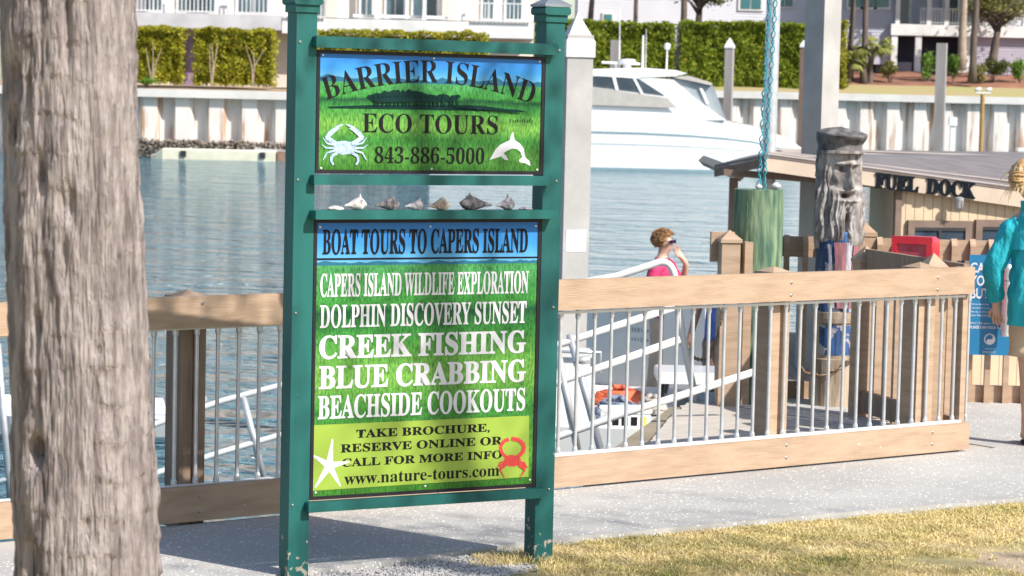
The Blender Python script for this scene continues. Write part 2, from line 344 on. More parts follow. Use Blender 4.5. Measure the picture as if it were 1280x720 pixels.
# ------------------------------------------------------------------ the green sign
SP = onz(675, 697, 0); ST = radians(29); SD = Vector((cos(ST), sin(ST), 0))
def suv(x, y): P = on(x, y, SP, SD); return ((P-Vector((SP.x, SP.y, 0))).dot(SD), P.z)
sign = empty('notice_board', (SP.x, SP.y, -.03), 'tall green painted wooden sign board with two printed boat tour panels', 'sign', rz=ST)
ZB = -.03
def Z(z): return z - ZB
for x in (-1.160, .016):
    p = MB().box((x, .045, Z(1.16)), (.092, .092, 2.44), ch=.005).build('post', 'green_paint', sign, local=True)
    c = MB(); c.box((x, .045, Z(2.352)), (.108, .108, .03)); c.box((x, .045, Z(2.385)), (.128, .128, .035), ch=.008)
    c.build('post_collar', 'green_paint', p, local=True)
    MB().pyramid((x, .045, Z(2.4025)), .066, .04, lip=.012).build('post_cap', mat('lead_cap', (.30, .32, .36), (.20, .23, .26), rough=.4, metal=.4), p, local=True)
    bl = MB()
    for z in (2.215, 1.65, .30, 1.1): bl.lathe((x+(.02 if x > -1 else -.03), -.001, Z(z)), [(.006, -.002), (.006, .003), (.003, .005)], 8, Matrix.Rotation(pi/2, 3, 'X'))
    bl.build('screw_heads', 'bolt_metal', p, local=True)
for zt, zb, x0, x1 in ((2.242, 2.195, -1.135, .008), (1.673, 1.632, -1.135, -.008), (1.527, 1.490, -1.135, .012), (.313, .271, -1.135, .004)):
    d = .085 if zt == 1.527 else .04
    MB().box(((x0+x1)/2, -.0225 + (d-.04)/2*0, Z((zt+zb)/2)), (x1-x0, d, zt-zb), ch=.004).build('shelf' if zt == 1.527 else 'rail', 'green_paint', sign, local=True)
def picture_mat(name, z0, z1, hz, tree):
    """printed marsh photograph: blue sky, tree line, banded green grass"""
    m = bpy.data.materials.new(name); m.use_nodes = True; t = m.node_tree; N = t.nodes; L = t.links; b = N['Principled BSDF']
    b.inputs['Roughness'].default_value = .35; b.inputs['Specular IOR Level'].default_value = .2
    tc = N.new('ShaderNodeTexCoord'); sp = N.new('ShaderNodeSeparateXYZ'); L.new(tc.outputs['Object'], sp.inputs[0])
    mr = N.new('ShaderNodeMapRange'); mr.inputs[1].default_value = z0; mr.inputs[2].default_value = z1; L.new(sp.outputs['Z'], mr.inputs[0])
    wob = N.new('ShaderNodeTexNoise'); wob.inputs['Scale'].default_value = 7; mpw = N.new('ShaderNodeMapping'); mpw.inputs['Scale'].default_value = (.6, 1, 3); L.new(tc.outputs['Object'], mpw.inputs[0]); L.new(mpw.outputs[0], wob.inputs['Vector'])
    ad = N.new('ShaderNodeMath'); ad.operation = 'MULTIPLY_ADD'; ad.inputs[1].default_value = .05; L.new(wob.outputs[0], ad.inputs[0])
    sb = N.new('ShaderNodeMath'); sb.operation = 'SUBTRACT'; sb.inputs[1].default_value = .025; L.new(mr.outputs[0], sb.inputs[0]); L.new(sb.outputs[0], ad.inputs[2])
    rg = N.new('ShaderNodeValToRGB'); e = rg.color_ramp.elements; e[0].position = 0; e[0].color = (.035, .17, .015, 1); e[1].position = 1; e[1].color = (.03, .20, .03, 1)
    for p, c in ((hz*.16, (.07, .26, .035)), (hz*.34, (.030, .20, .028)), (hz*.50, (.13, .35, .045)), (hz*.70, (.030, .23, .035)), (hz*.79, (.008, .075, .03)), (hz*.83, (.035, .26, .035)), (hz*.97, (.05, .28, .08))): x = e.new(p); x.color = (*c, 1)
    L.new(ad.outputs[0], rg.inputs[0])
    st = N.new('ShaderNodeTexNoise'); st.inputs['Scale'].default_value = 38; st.inputs['Detail'].default_value = 6; mps = N.new('ShaderNodeMapping'); mps.inputs['Scale'].default_value = (3.2, 1, 1.1); L.new(tc.outputs['Object'], mps.inputs[0]); L.new(mps.outputs[0], st.inputs['Vector'])
    rs = N.new('ShaderNodeValToRGB'); rs.color_ramp.elements[0].position = .33; rs.color_ramp.elements[0].color = (.38, .44, .42, 1); rs.color_ramp.elements[1].position = .68; rs.color_ramp.elements[1].color = (1.55, 1.42, 1.35, 1); L.new(st.outputs[0], rs.inputs[0])
    mu = N.new('ShaderNodeMixRGB'); mu.blend_type = 'MULTIPLY'; mu.inputs[0].default_value = .85; L.new(rg.outputs[0], mu.inputs[1]); L.new(rs.outputs[0], mu.inputs[2])
    sk = N.new('ShaderNodeValToRGB'); q = sk.color_ramp.elements; q[0].position = hz; q[0].color = (.10, .38, .62, 1); q[1].position = 1; q[1].color = (.003, .15, .54, 1); x = q.new(hz+(1-hz)*.45); x.color = (.006, .25, .66, 1); L.new(mr.outputs[0], sk.inputs[0])
    s1 = N.new('ShaderNodeMath'); s1.operation = 'GREATER_THAN'; s1.inputs[1].default_value = hz; L.new(mr.outputs[0], s1.inputs[0])
    m1 = N.new('ShaderNodeMixRGB'); L.new(s1.outputs[0], m1.inputs[0]); L.new(mu.outputs[0], m1.inputs[1]); L.new(sk.outputs[0], m1.inputs[2])
    # far tree line
    tn = N.new('ShaderNodeTexNoise'); tn.inputs['Scale'].default_value = 9; tn.inputs['Detail'].default_value = 6; mpt = N.new('ShaderNodeMapping'); mpt.inputs['Scale'].default_value = (1, 1, .001); L.new(tc.outputs['Object'], mpt.inputs[0]); L.new(mpt.outputs[0], tn.inputs['Vector'])
    th = N.new('ShaderNodeMath'); th.operation = 'MULTIPLY_ADD'; th.inputs[1].default_value = tree*3.2; th.inputs[2].default_value = hz-tree*1.1; L.new(tn.outputs[0], th.inputs[0])
    c1 = N.new('ShaderNodeMath'); c1.operation = 'LESS_THAN'; L.new(mr.outputs[0], c1.inputs[0]); L.new(th.outputs[0], c1.inputs[1])
    c2 = N.new('ShaderNodeMath'); c2.operation = 'GREATER_THAN'; c2.inputs[1].default_value = hz-tree*.3; L.new(mr.outputs[0], c2.inputs[0])
    c3 = N.new('ShaderNodeMath'); c3.operation = 'MULTIPLY'; L.new(c1.outputs[0], c3.inputs[0]); L.new(c2.outputs[0], c3.inputs[1])
    m2 = N.new('ShaderNodeMixRGB'); m2.inputs[2].default_value = (.012, .13, .22, 1); L.new(c3.outputs[0], m2.inputs[0]); L.new(m1.outputs[0], m2.inputs[1])
    hs = N.new('ShaderNodeHueSaturation'); hs.inputs['Saturation'].default_value = .94; L.new(m2.outputs[0], hs.inputs['Color']); L.new(hs.outputs[0], b.inputs['Base Color']); MATS[name] = m
picture_mat('upper_print', Z(1.695), Z(2.172), .775, .05)
picture_mat('lower_print', Z(.345), Z(1.475), .845, .014)
def framed(name, x0, x1, z0, z1, m, b):
    r = MB(); zc = (z0+z1)/2; xc = (x0+x1)/2
    for c, s in (((xc, .012, Z(z1-b/2)), (x1-x0, .03, b)), ((xc, .012, Z(z0+b/2)), (x1-x0, .03, b)), ((x0+b/2, .012, Z(zc)), (b, .03, z1-z0-2*b)), ((x1-b/2, .012, Z(zc)), (b, .03, z1-z0-2*b))): r.box(c, s)
    pn = MB().box((xc, .012, Z(zc)), (x1-x0-2*b-.001, .022, z1-z0-2*b-.001)).build(name, m, sign, local=True)
    r.build('panel_frame', 'black_frame', pn, local=True)
    sm = MB()
    for fx in (.012, .5, .988):
        for fz in (.015, .985): sm.lathe((x0+b+(x1-x0-2*b)*fx, -.0005, Z(z0+b+(z1-z0-2*b)*fz)), [(.0045, -.001), (.0045, .002), (.002, .003)], 8, Matrix.Rotation(pi/2, 3, 'X'))
    sm.build('screw_heads', 'white_enamel', pn, local=True)
    return pn
up = framed('upper_panel', -1.112, -.034, 1.678, 2.186, 'upper_print', .014)
lp = framed('lower_panel', -1.112, -.034, .316, 1.487, 'lower_print', .014)
YF = -.0005
def line(s, xl, yl0, yl1, xr, yr0, yr1, m, parent, off=0):
    (u0, a), (_, b) = suv(xl, yl1), suv(xl, yl0); (u1, c), (_, d) = suv(xr, yr1), suv(xr, yr0)
    lettering('lettering', s, u0, u1, Z((a+c)/2), Z((b+d)/2), YF-.0006, m, parent, off)
# upper panel writing
(u0, z0), (u1, z1) = suv(403, 113), suv(668, 122); zc = suv(541, 103)[1]; zt = suv(541, 75)[1]
lettering('lettering', 'BARRIER ISLAND', u0+.01, u1-.005, Z(zc), Z(zt), YF-.0006, 'letter_black', up, -.006, arc=1.45)
line('ECO TOURS', 453, 141.5, 166, 622, 144, 168, 'letter_black', up, -.004)
line('843-886-5000', 468, 183, 204, 605, 184.5, 205, 'letter_black', up, -.006)
mat('silhouette', (.003, .028, .026), rough=.5, bump=0, spec=.15)
def shape(name, polys, m, parent, y=YF-.0004):
    b = MB(); 
    for i, p in enumerate(polys):
        q = [suv(*k) for k in p]; pts = [(u, y-.00012*i, Z(z)) for u, z in q]
        area = sum(pts[k-1][0]*pts[k][2]-pts[k][0]*pts[k-1][2] for k in range(len(pts)))
        b.poly(pts if area > 0 else pts[::-1])
    return b.build(name, m, parent, local=True)
def disc(cx, cy, rx, ry, n=12, j=0): return [(cx+rx*cos(2*pi*k/n)*(1+random.uniform(-j, j)), cy+ry*sin(2*pi*k/n)*(1+random.uniform(-j, j))) for k in range(n)]
tr = [[(411, 133.2), (470, 131), (573, 131.2), (600, 132), (661, 140), (573, 138), (470, 136), (411, 135.2)]]
rnd = random.Random(3)
for i in range(30):
    x = 463 + i*3.7; k = max(.3, 1 - abs(i-12)/20); y = 119.5 + (1-k)*5 + rnd.uniform(-2.2, 1.6); tr.append(disc(x, y, rnd.uniform(4, 6.5), rnd.uniform(3.5, 7.5)*k+1.2, 11, .22))
for i in range(22):
    x = 468 + i*4.9 + rnd.uniform(-1.2, 1.2); q = rnd.uniform(-2, 2); tr.append([(x-.9, 132.6), (x-.6+q, 119), (x+.8+q, 119), (x+1.1, 132.6)])
tr.append([(463, 124), (480, 122), (540, 122), (548, 127), (470, 128)])
for i in range(18): tr.append(disc(572+i*4.4, 133+i*.35, 4.5, rnd.uniform(1.2, 2.6), 8, .25))
shape('tree_silhouette', tr, 'silhouette', up)
sg = []
for i in range(10): x = 637+i*3; sg.append([(x, 153-i*.1), (x+1.2, 147+rnd.random()*4), (x+2.4, 151), (x+1.4, 149+rnd.random()*3), (x+.7, 153.4)])
shape('signature_scribble', sg, 'silhouette', up)
def stroke(pts, w0, w1=None):
    w1 = w0 if w1 is None else w1; L_ = []; R_ = []; n = len(pts)
    for i, (x, y) in enumerate(pts):
        xa, ya = pts[max(i-1, 0)]; xb, yb = pts[min(i+1, n-1)]; l = math.hypot(xb-xa, yb-ya) or 1; nx, ny = -(yb-ya)/l, (xb-xa)/l
        w_ = (w0 + (w1-w0)*i/(n-1))/2; L_.append((x+nx*w_, y+ny*w_)); R_.append((x-nx*w_, y-ny*w_))
    return L_ + R_[::-1]
def quads(pts, w0, w1=None):
    n = len(pts); w1 = w0 if w1 is None else w1
    return [stroke(pts[i:i+2], w0+(w1-w0)*i/(n-1), w0+(w1-w0)*(i+1)/(n-1)) for i in range(n-1)]
mat('crab_blue', (.50, .60, .74), (.26, .38, .58), rough=.35, scale=60, bump=0)
cr = [disc(430.5, 184.5, 14, 9, 14, .05)]
for s in (-1, 1):
    def q(*a): return [(430.5 + s*dx, y) for dx, y in a]
    cr += quads(q((9, 180), (19, 174), (22, 171)), 5, 6) + quads(q((22, 173), (17, 165), (8, 158), (2, 155.5)), 6.5, 1.5) + quads(q((19, 170), (12, 164), (6, 160)), 3, 1)
    cr += quads(q((12, 181), (22, 179), (27, 172)), 3, 1) + quads(q((12, 185), (23, 185), (28, 181)), 3, 1) + quads(q((12, 188), (22, 191), (27, 200)), 3, 1)
    cr += quads(q((9, 191), (16, 195), (17, 201), (14, 206)), 4, 2.5)
shape('blue_crab', cr, 'crab_blue', up)
shape('dolphin', [[(611.8, 200), (615, 194.5), (619, 187), (625, 181), (632, 177.5), (637, 175.5), (638.5, 169), (641.2, 164.3), (642, 170), (643.5, 175.5), (650, 179.5), (654.5, 186), (655.8, 193), (657, 197),
       (662, 201.5), (663, 207.5), (656, 204), (649.5, 203), (648.5, 200), (652.5, 196.5), (650.5, 190), (646, 186.3), (640, 185.8), (633.5, 188.5), (629.5, 191.3), (632.5, 195), (635.5, 200.5), (630.5, 199.5), (626, 195.5), (621, 197), (616, 198.5)]], 'letter_white', up)
# lower panel writing
shape('divider_line', [[(391.5, 322.8), (671.5, 320.6), (671.5, 322.6), (391.5, 325.2)]], 'letter_black', lp)
line('BOAT TOURS TO CAPERS ISLAND', 403, 286, 318.5, 659.5, 285.5, 316.5, 'letter_black', lp, .012)
line('CAPERS ISLAND WILDLIFE EXPLORATION', 400, 342, 371.5, 660, 338, 367.5, 'letter_white', lp, .012)
line('DOLPHIN DISCOVERY SUNSET', 399.5, 380, 410.5, 657.5, 376.5, 404.5, 'letter_white', lp, .012)
line('CREEK FISHING', 398.5, 418.5, 449, 657, 413, 442, 'letter_white', lp, .02)
line('BLUE CRABBING', 398, 457, 487, 657, 449, 478, 'letter_white', lp, .02)
line('BEACHSIDE COOKOUTS', 397, 494, 524.5, 656, 485, 514, 'letter_white', lp, .014)
mat('lime_print', (.30, .43, .06), (.26, .38, .05), rough=.35, scale=3, bump=0)
shape('lime_box', [[(391.5, 531.5), (661.5, 519.5), (660.5, 596), (389.5, 613.5)]], 'lime_print', lp, YF-.0002)
line('TAKE BROCHURE,', 445, 536.5, 547, 612, 529.5, 539.5, 'letter_black', lp, .016)
line('RESERVE ONLINE OR', 425.5, 555.5, 566, 627.5, 545, 556, 'letter_black', lp, .016)
line('CALL FOR MORE INFO', 427, 573, 583.5, 627.5, 563, 573.5, 'letter_black', lp, .016)
line('www.nature-tours.com', 430, 591.5, 605, 624, 582.5, 596, 'letter_black', lp, .004)
sf = []
for (x, y) in ((415.5, 548.5), (437, 577), (425.5, 608), (393.5, 609.5), (388.2, 567.5)): sf += quads([(411.5, 582), ((x+411.5)/2, (y+582)/2), (x, y)], 9.5, 1.6)
shape('starfish', sf, mat('starfish_print', (.75, .74, .72), (.5, .5, .48), rough=.4, scale=90, bump=0), lp, YF-.0003)
rc = [disc(640, 576, 11, 7.5, 14, .04)]
for s in (-1, 1):
    def q(*a): return [(640 + s*dx, y) for dx, y in a]
    if s < 0: rc += quads(q((7, 572), (13, 566), (15, 558), (10, 551), (4, 549)), 4, 4.5)
    else: rc += quads(q((7, 571), (13, 565), (15, 557), (9, 550), (-1, 548)), 5, 5)
    for k in range(4): rc += quads(q((8, 577+k*1.5), (15, 578+k*3), (19-k*3, 585+k*4)), 2.4, 1)
shape('red_crab', rc, mat('crab_red', (.62, .05, .05), rough=.4, bump=0), lp, YF-.0008)
# ------------------------------------------------------------------ shells on the shelf
mat('shell_grey', (.42, .39, .40), (.16, .15, .18), rough=.6, scale=40, bump=.4, bscale=120)
mat('shell_dark', (.30, .27, .27), (.07, .065, .075), rough=.6, scale=40, bump=.5, bscale=120)
mat('shell_pale', (.72, .68, .64), (.50, .46, .46), rough=.55, scale=40, bump=.4, bscale=120)
mat('shell_cream', (.72, .58, .42), (.30, .22, .18), rough=.55, scale=50, bump=.4, bscale=120)
SW = WM[sign.name]
def whelk(px, L_, H_, m, label, knobs=7, flip=1, canal=1.0, clam=False):
    u, _ = suv(px, 262); base = SW @ Vector((u, -.02, Z(1.527)))
    rows = []; n = 26; K = 30
    for i in range(K+1):
        t = i/K                                             # 0 canal tip .. 1 spire
        if clam: r = H_*.5*math.sin(pi*min(max(t, .02), .98))**.6
        else:
            r = H_*.5*(.10 + .92*max(0, (t/.68))**1.3) if t < .68 else H_*.5*1.02*(1-(t-.68)/.36)**.85
            if t > .68: r *= 1 + .10*sin((t-.68)*75)
        row = []
        for k in range(n):
            a = 2*pi*k/n; rr = r
            if not clam:
                sh = math.exp(-((t-.68)/.055)**2); rr *= 1 + .42*sh*max(0, cos(a*knobs/1.0+.4))**3
                if t < .6: rr *= 1 + .22*cos(a-1.2)*(1-t)
            rr *= 1 + .06*noise.noise((a*1.3, t*7, px))
            x = (t-.55)*L_*flip; zz = rr*sin(a)*(.45 if clam else 1); zz = max(zz, -H_*.34) if not clam else max(zz, -H_*.12)
            v = Vector((x, rr*cos(a)*.9, zz)); v += v.normalized()*.004*noise.noise(v*55+Vector((px, 0, 0))); v.y += .10*v.x*sin(px)
            if not clam: v.z += (t-.35)*H_*.10
            row.append(v)
        rows.append(row)
    zmin = min(v.z for r in rows for v in r); b = MB()
    b.grid([[base + Matrix.Rotation(ST, 3, 'Z') @ (v - Vector((0, 0, zmin+.001))) for v in r] for r in rows], closed=True, capends=True)
    o = b.build('seashell', m, smooth=True); tag(rebase(o), label, 'shell', 'seashells lined up on the sign shelf'); return o
whelk(418, .075, .052, 'shell_pale', 'flat white oval shell at the left end of the sign shelf', clam=True)
whelk(443, .10, .066, 'shell_pale', 'pale grey whelk shell beside the flat white oval shell')
whelk(483, .105, .066, 'shell_dark', 'dark grey whelk with a broad blunt body on the sign shelf', 9)
whelk(517, .098, .052, 'shell_grey', 'low mauve grey whelk between the dark whelk and the cream whelk', 6)
whelk(547, .105, .058, 'shell_cream', 'cream and rust coloured whelk shell on the sign shelf', 8)
whelk(590, .150, .072, 'shell_dark', 'largest shell, long dark pitted whelk with its tail to the right', 8, flip=-1)
whelk(630, .095, .064, 'shell_grey', 'spiky violet grey whelk with tall knobs', 5)
whelk(655, .070, .038, 'shell_grey', 'small low grey shell against the right post of the sign', clam=True)
# ------------------------------------------------------------------ waterside railing
rail = empty('railing', fence(2)-Vector((0, 0, 0)), 'long tan wooden railing with round aluminium balusters behind the green sign', 'railing')
def fbox(b, u0, u1, n0, n1, z0, z1, ch=0):
    c = fence((u0+u1)/2) + FN*((n0+n1)/2) + Vector((0, 0, (z0+z1)/2)); return b.box(c, (u1-u0, abs(n1-n0), z1-z0), math.atan2(FD.y, FD.x), ch=ch)
b = MB(); fbox(b, -6.2, .93, -.02, .02, .915, 1.062, .006); fbox(b, .935, 4.77, -.02, .02, .928, 1.085, .006); b.build('top_rail', 'tan_paint', rail)
b = MB(); fbox(b, -6.2, .93, -.02, .02, .015, .178, .006); fbox(b, .935, 4.77, -.02, .02, .012, .168, .006); b.build('bottom_rail', 'tan_paint', rail)
b = MB(); fbox(b, -6.2, 4.74, -.055, -.0215, .168, .182); fbox(b, -6.2, 4.74, -.055, -.0215, .905, .918); b.build('baluster_channel', 'white_enamel', rail)
for k in range(-29, 28):
    u = 1.731 + .1134*k
    if k < -8 and abs(((u+.42)/1.85) % 1) < .001: continue
    p = fence(u) - FN*.038; r = .0095; b = MB()
    b.lathe((p.x, p.y, 0), [(r*1.5, .170), (r*1.5, .20), (r, .212), (r, .872), (r*1.5, .885), (r*1.5, .922)], 10); b.build('baluster', 'aluminium', rail, smooth=False)
for u, zt in ((-.43, 1.032), (-2.3, 1.032), (-4.1, 1.032), (1.42, 1.05), (3.30, 1.06), (4.46, 1.06)):
    b = MB(); w_ = .135; c = fence(u) - FN*(.024 + .0335 + w_/2); fbox(b, u-w_/2, u-.004, -.058, -.058-w_, -.03, zt); fbox(b, u+.004, u+w_/2, -.058, -.058-w_, -.03, zt); fbox(b, u-.006, u+.006, -.066, -.05-w_, -.03, zt-.004)
    p = b.build('post', 'tan_paint' if u > 1 else 'grey_tan_wood', rail)
    q = MB(); q.box((0, 0, zt+.012), (w_*1.12, w_*1.12, .024)); q.add([(-w_*.5, -w_*.5, zt+.024), (w_*.5, -w_*.5, zt+.024), (w_*.5, w_*.5, zt+.024), (-w_*.5, w_*.5, zt+.024), (0, 0, zt+.052)], [(0, 1, 4), (1, 2, 4), (2, 3, 4), (3, 0, 4)])
    R = Matrix.Rotation(math.atan2(FD.y, FD.x), 3, 'Z'); q.v = [tuple(R @ Vector(v) + Vector((c.x, c.y, 0))) for v in q.v]; q.build('post_cap', 'tan_paint', p)
    for z in (.06, .13, .96, 1.03):
        a = fence(u) + FN*.019; MB().lathe((a.x, a.y, z), [(.009, 0), (.009, .003), (.005, .006)], 10, Matrix.Rotation(math.atan2(FD.y, FD.x), 3, 'Z') @ Matrix.Rotation(pi/2, 3, 'X')).build('carriage_bolt', 'bolt_metal', p)
b = MB(); fbox(b, 4.725, 4.768, -.02-.003, -.10, .0, 1.08); b.build('end_post', 'tan_paint', rail)

def post(b, x, y, w_, z0, z1, rz=0, cap=.05):
    b.box((x, y, (z0+z1)/2), (w_, w_, z1-z0), rz)
    if cap:
        q = MB(); q.box((0, 0, z1+.012), (w_*1.16, w_*1.16, .024)); h = w_*.56; q.add([(-h, -h, z1+.024), (h, -h, z1+.024), (h, h, z1+.024), (-h, h, z1+.024), (0, 0, z1+.024+cap)], [(0, 1, 4), (1, 2, 4), (2, 3, 4), (3, 0, 4)])
        R = Matrix.Rotation(rz, 3, 'Z'); b.add([R @ Vector(v) + Vector((x, y, 0)) for v in q.v], q.f)
    return b
def plank(b, p, q, th, z0, z1):
    p = Vector((p[0], p[1], 0)); q = Vector((q[0], q[1], 0)); d = q-p; c = (p+q)/2
    return b.box((c.x, c.y, (z0+z1)/2), (d.length, th, z1-z0), math.atan2(d.y, d.x))
# return railing from the corner back over the boardwalk
A = Vector((2.70, 15.07, 0)); B_ = Vector((2.27, 16.58, 0)); rz = math.atan2(B_.y-A.y, B_.x-A.x)
ret = empty('side_railing', A.lerp(B_, .5), 'short tan side railing with pyramid capped posts running back from the railing corner', 'railing')
plank(MB(), A.lerp(B_, .03), A.lerp(B_, .95), .04, .93, 1.09).build('top_rail', 'grey_tan_wood', ret)
plank(MB(), A.lerp(B_, .03), A.lerp(B_, .95), .04, .03, .17).build('bottom_rail', 'grey_tan_wood', ret)
for t_ in (.13, 1.0):
    p = A.lerp(B_, t_) + (Vector((.02, -.02, 0)) if t_ == 1 else Vector((-.13, 0, 0))); post(MB(), p.x, p.y, .13, -.03, 1.0 if t_ == 1 else 1.035, rz, .085).build('post', 'tan_paint', ret)
for k in range(8):
    p = A.lerp(B_, .22+k*.095) + Vector((.05, 0, 0)); MB().box((p.x, p.y, .52), (.035, .07, 1.02), rz).build('picket', 'tan_paint', ret)
# picket railing along the water behind the boardwalk
yb = 17.5
bk = empty('picket_railing', (3.2, yb, -.03), 'tan wooden picket railing along the back edge of the boardwalk', 'railing')
b = MB(); b.box((4.05, yb, 1.04), (4.5, .04, .14)); b.build('top_rail', 'tan_paint', bk)
b = MB(); b.box((4.05, yb, .04), (4.5, .04, .15)); b.build('bottom_rail', 'tan_paint', bk)
for k in range(34):
    x = 1.87 + k*.127
    b = MB(); b.add([(x-.019, yb-.022, -.03), (x+.019, yb-.022, -.03), (x+.019, yb-.062, -.03), (x-.019, yb-.062, -.03), (x-.019, yb-.022, 1.12), (x+.019, yb-.022, 1.12), (x+.019, yb-.062, 1.07), (x-.019, yb-.062, 1.07)],
                    [(3, 2, 1, 0), (4, 5, 6, 7), (0, 1, 5, 4), (1, 2, 6, 5), (2, 3, 7, 6), (3, 0, 4, 7)][::1]); b.build('picket', 'tan_paint', bk)
for x in (2.42, 4.3, 6.1): post(MB(), x, yb+.09, .13, -.03, 1.12, 0, .07).build('post', 'tan_paint', bk)
# gate post with chain
gp = empty('gate_post', (1.42, 17.0, -.03), 'tan wooden post with pyramid cap and side board beside the green piling', 'post')
p0 = at(909, 400, 17.0); post(MB(), p0.x, 17.0, .125, -.03, 1.085, radians(8), .06).build('post', 'tan_paint', gp)
p1 = at(931, 400, 17.1); b = MB(); b.box((p1.x, 17.06, .53), (.055, .10, 1.12), radians(8)); b.box(((p1.x+p0.x)/2+.06, 17.12, .95), (.30, .04, .12), radians(8)); b.box((p0.x-.04, 17.09, 1.05), (.16, .04, .2), radians(8)); b.build('side_board', 'tan_paint', gp)
mat('rusty_steel', (.34, .22, .13), (.16, .10, .07), rough=.7, scale=60, metal=.3)
def chain(name, pts, label, r=.006, step=.03, m='rusty_steel'):
    b = MB(); seg = []
    for a, c in zip(pts, pts[1:]):
        a = Vector(a); c = Vector(c); L_ = (c-a).length; n = max(int(L_/.02), 2)
        for i in range(n): t_ = i/n; p = a.lerp(c, t_); p.z -= .35*L_*t_*(1-t_); seg.append(p)
    i = 0; acc = 0; prev = seg[0]; par = 0
    for p in seg[1:]:
        d = p - prev
        if d.length < step: continue
        m_ = (p+prev)/2; dn = d.normalized(); s = dn.cross(Vector((0, 0, 1)) if abs(dn.z) < .9 else Vector((1, 0, 0))).normalized(); t2 = s.cross(dn)
        s = s if par else t2; par ^= 1; l = step*.62
        b.tube([m_ + dn*l*cos(q) + s*step*.3*sin(q) for q in [2*pi*k/9 for k in range(10)]], r*.6, 5, False); prev = p
    return tag(rebase(b.build(name, m)), label, 'chain')
q = p0; chain('chain', [(q.x-.02, 16.93, .72), (q.x-.035, 16.92, .60), (q.x-.12, 17.05, .30), (at(845, 420, 17.9).x, 17.7, .38)], 'rusty chain hanging from the capped gate post to the gangway rail', .009, .036)
# green treated piling
mat('treated_green', (.25, .33, .19), (.06, .13, .085), rough=.85, scale=11, detail=10, stretch=(2, 2, .35), bump=.7, bscale=24, bstretch=(2.5, 2.5, .4), lo=.38, hi=.66)
pg = at(943, 505, 17.1); PGX, PGY = pg.x, 17.2
b = MB(); rows = []
for i in range(26):
    z = -.04 + i/25*1.475; rows.append([Vector((PGX + (.165+.006*noise.noise((cos(k/32*2*pi)*2, sin(k/32*2*pi)*2, z*.6)))*cos(k/32*2*pi), PGY + .165*sin(k/32*2*pi), z + (.008*noise.noise((k*.7, i, 2)) if i == 25 else 0))) for k in range(32)])
b.grid(rows, closed=True, capends=True); tag(rebase(b.build('piling', 'treated_green', smooth=False)), 'thick round green treated wooden piling at the boardwalk edge', 'piling')
# teal rope running up from the green piling
mat('teal_rope', (.025, .34, .40), (.015, .20, .28), rough=.7, scale=80, bump=.3)
b = MB()
for dx, ph in ((-.020, 0), (-.014, 2.1), (.014, .8), (.020, 3.6)):
    t0 = at(951, 234, PGY); pts = []
    for i in range(140):
        z = 1.435 + i*.016; a = z*62+ph; pts.append((t0.x + dx*(1+.12*(z-1.4)) + .030*(z-1.4) + .011*cos(a), PGY-.02 + .011*sin(a), z))
    b.tube(pts, .0045, 5)
tag(rebase(b.build('rope', 'teal_rope')), 'teal twisted rope rising from the top of the green piling', 'rope')
for i, (px, lab) in enumerate(((948.5, 'small white shell at the foot of the teal rope'), (970, 'round white lamp shell on the right rim of the green piling'))):
    c = at(px, 233, PGY-.08); b = MB(); s = .024 if i == 0 else .034; rows = []
    for j in range(9):
        t_ = j/8; r = s*math.sin(pi*min(max(t_, .04), .96))**.7; rows.append([c + Vector((r*cos(2*pi*k/12), r*sin(2*pi*k/12), 1.437-c.z + s*1.5*t_ + .004*noise.noise((k, j, i)))) for k in range(12)])
    b.grid(rows, closed=True, capends=True); tag(rebase(b.build('seashell', 'shell_pale', smooth=True)), lab, 'shell')
# ------------------------------------------------------------------ carved sailor
mat('carved_wood', (.42, .385, .365), (.12, .105, .098), rough=.85, scale=16, detail=9, stretch=(1, 1, .5), bump=.6, bscale=40, bstretch=(1.5, 1.5, .3))
mat('carved_wood_dark', (.19, .175, .17), (.07, .065, .065), rough=.85, scale=18, detail=9, stretch=(1, 1, .5), bump=.6, bscale=40)
mat('coat_blue', (.035, .10, .27), (.012, .022, .06), rough=.65, scale=9, detail=8, stretch=(2, 2, .35), bump=.5, bscale=30, chips=((.36, .34, .35), 10, .54))
mat('scarf_red', (.38, .14, .15), (.17, .08, .09), rough=.8, scale=14, detail=10, stretch=(2.5, 2.5, .4), bump=.5)
mat('worn_white', (.50, .47, .49), (.16, .16, .22), rough=.8, scale=14, detail=10, stretch=(2.5, 2.5, .4), bump=.5)
mat('stump_wood', (.46, .36, .26), (.24, .18, .13), rough=.9, scale=8, stretch=(3, 3, .5), bump=.6, bscale=18, bstretch=(4, 4, .3))
SX = at(1041, 500, 17.1).x; SY = 17.15
sailor = empty('carved_sailor', (SX, SY, -.03), 'weathered carved wooden bearded sailor head with cap and blue coat on a stump', 'carving', rz=radians(24))
def g_(x, s): return math.exp(-(x/s)**2)
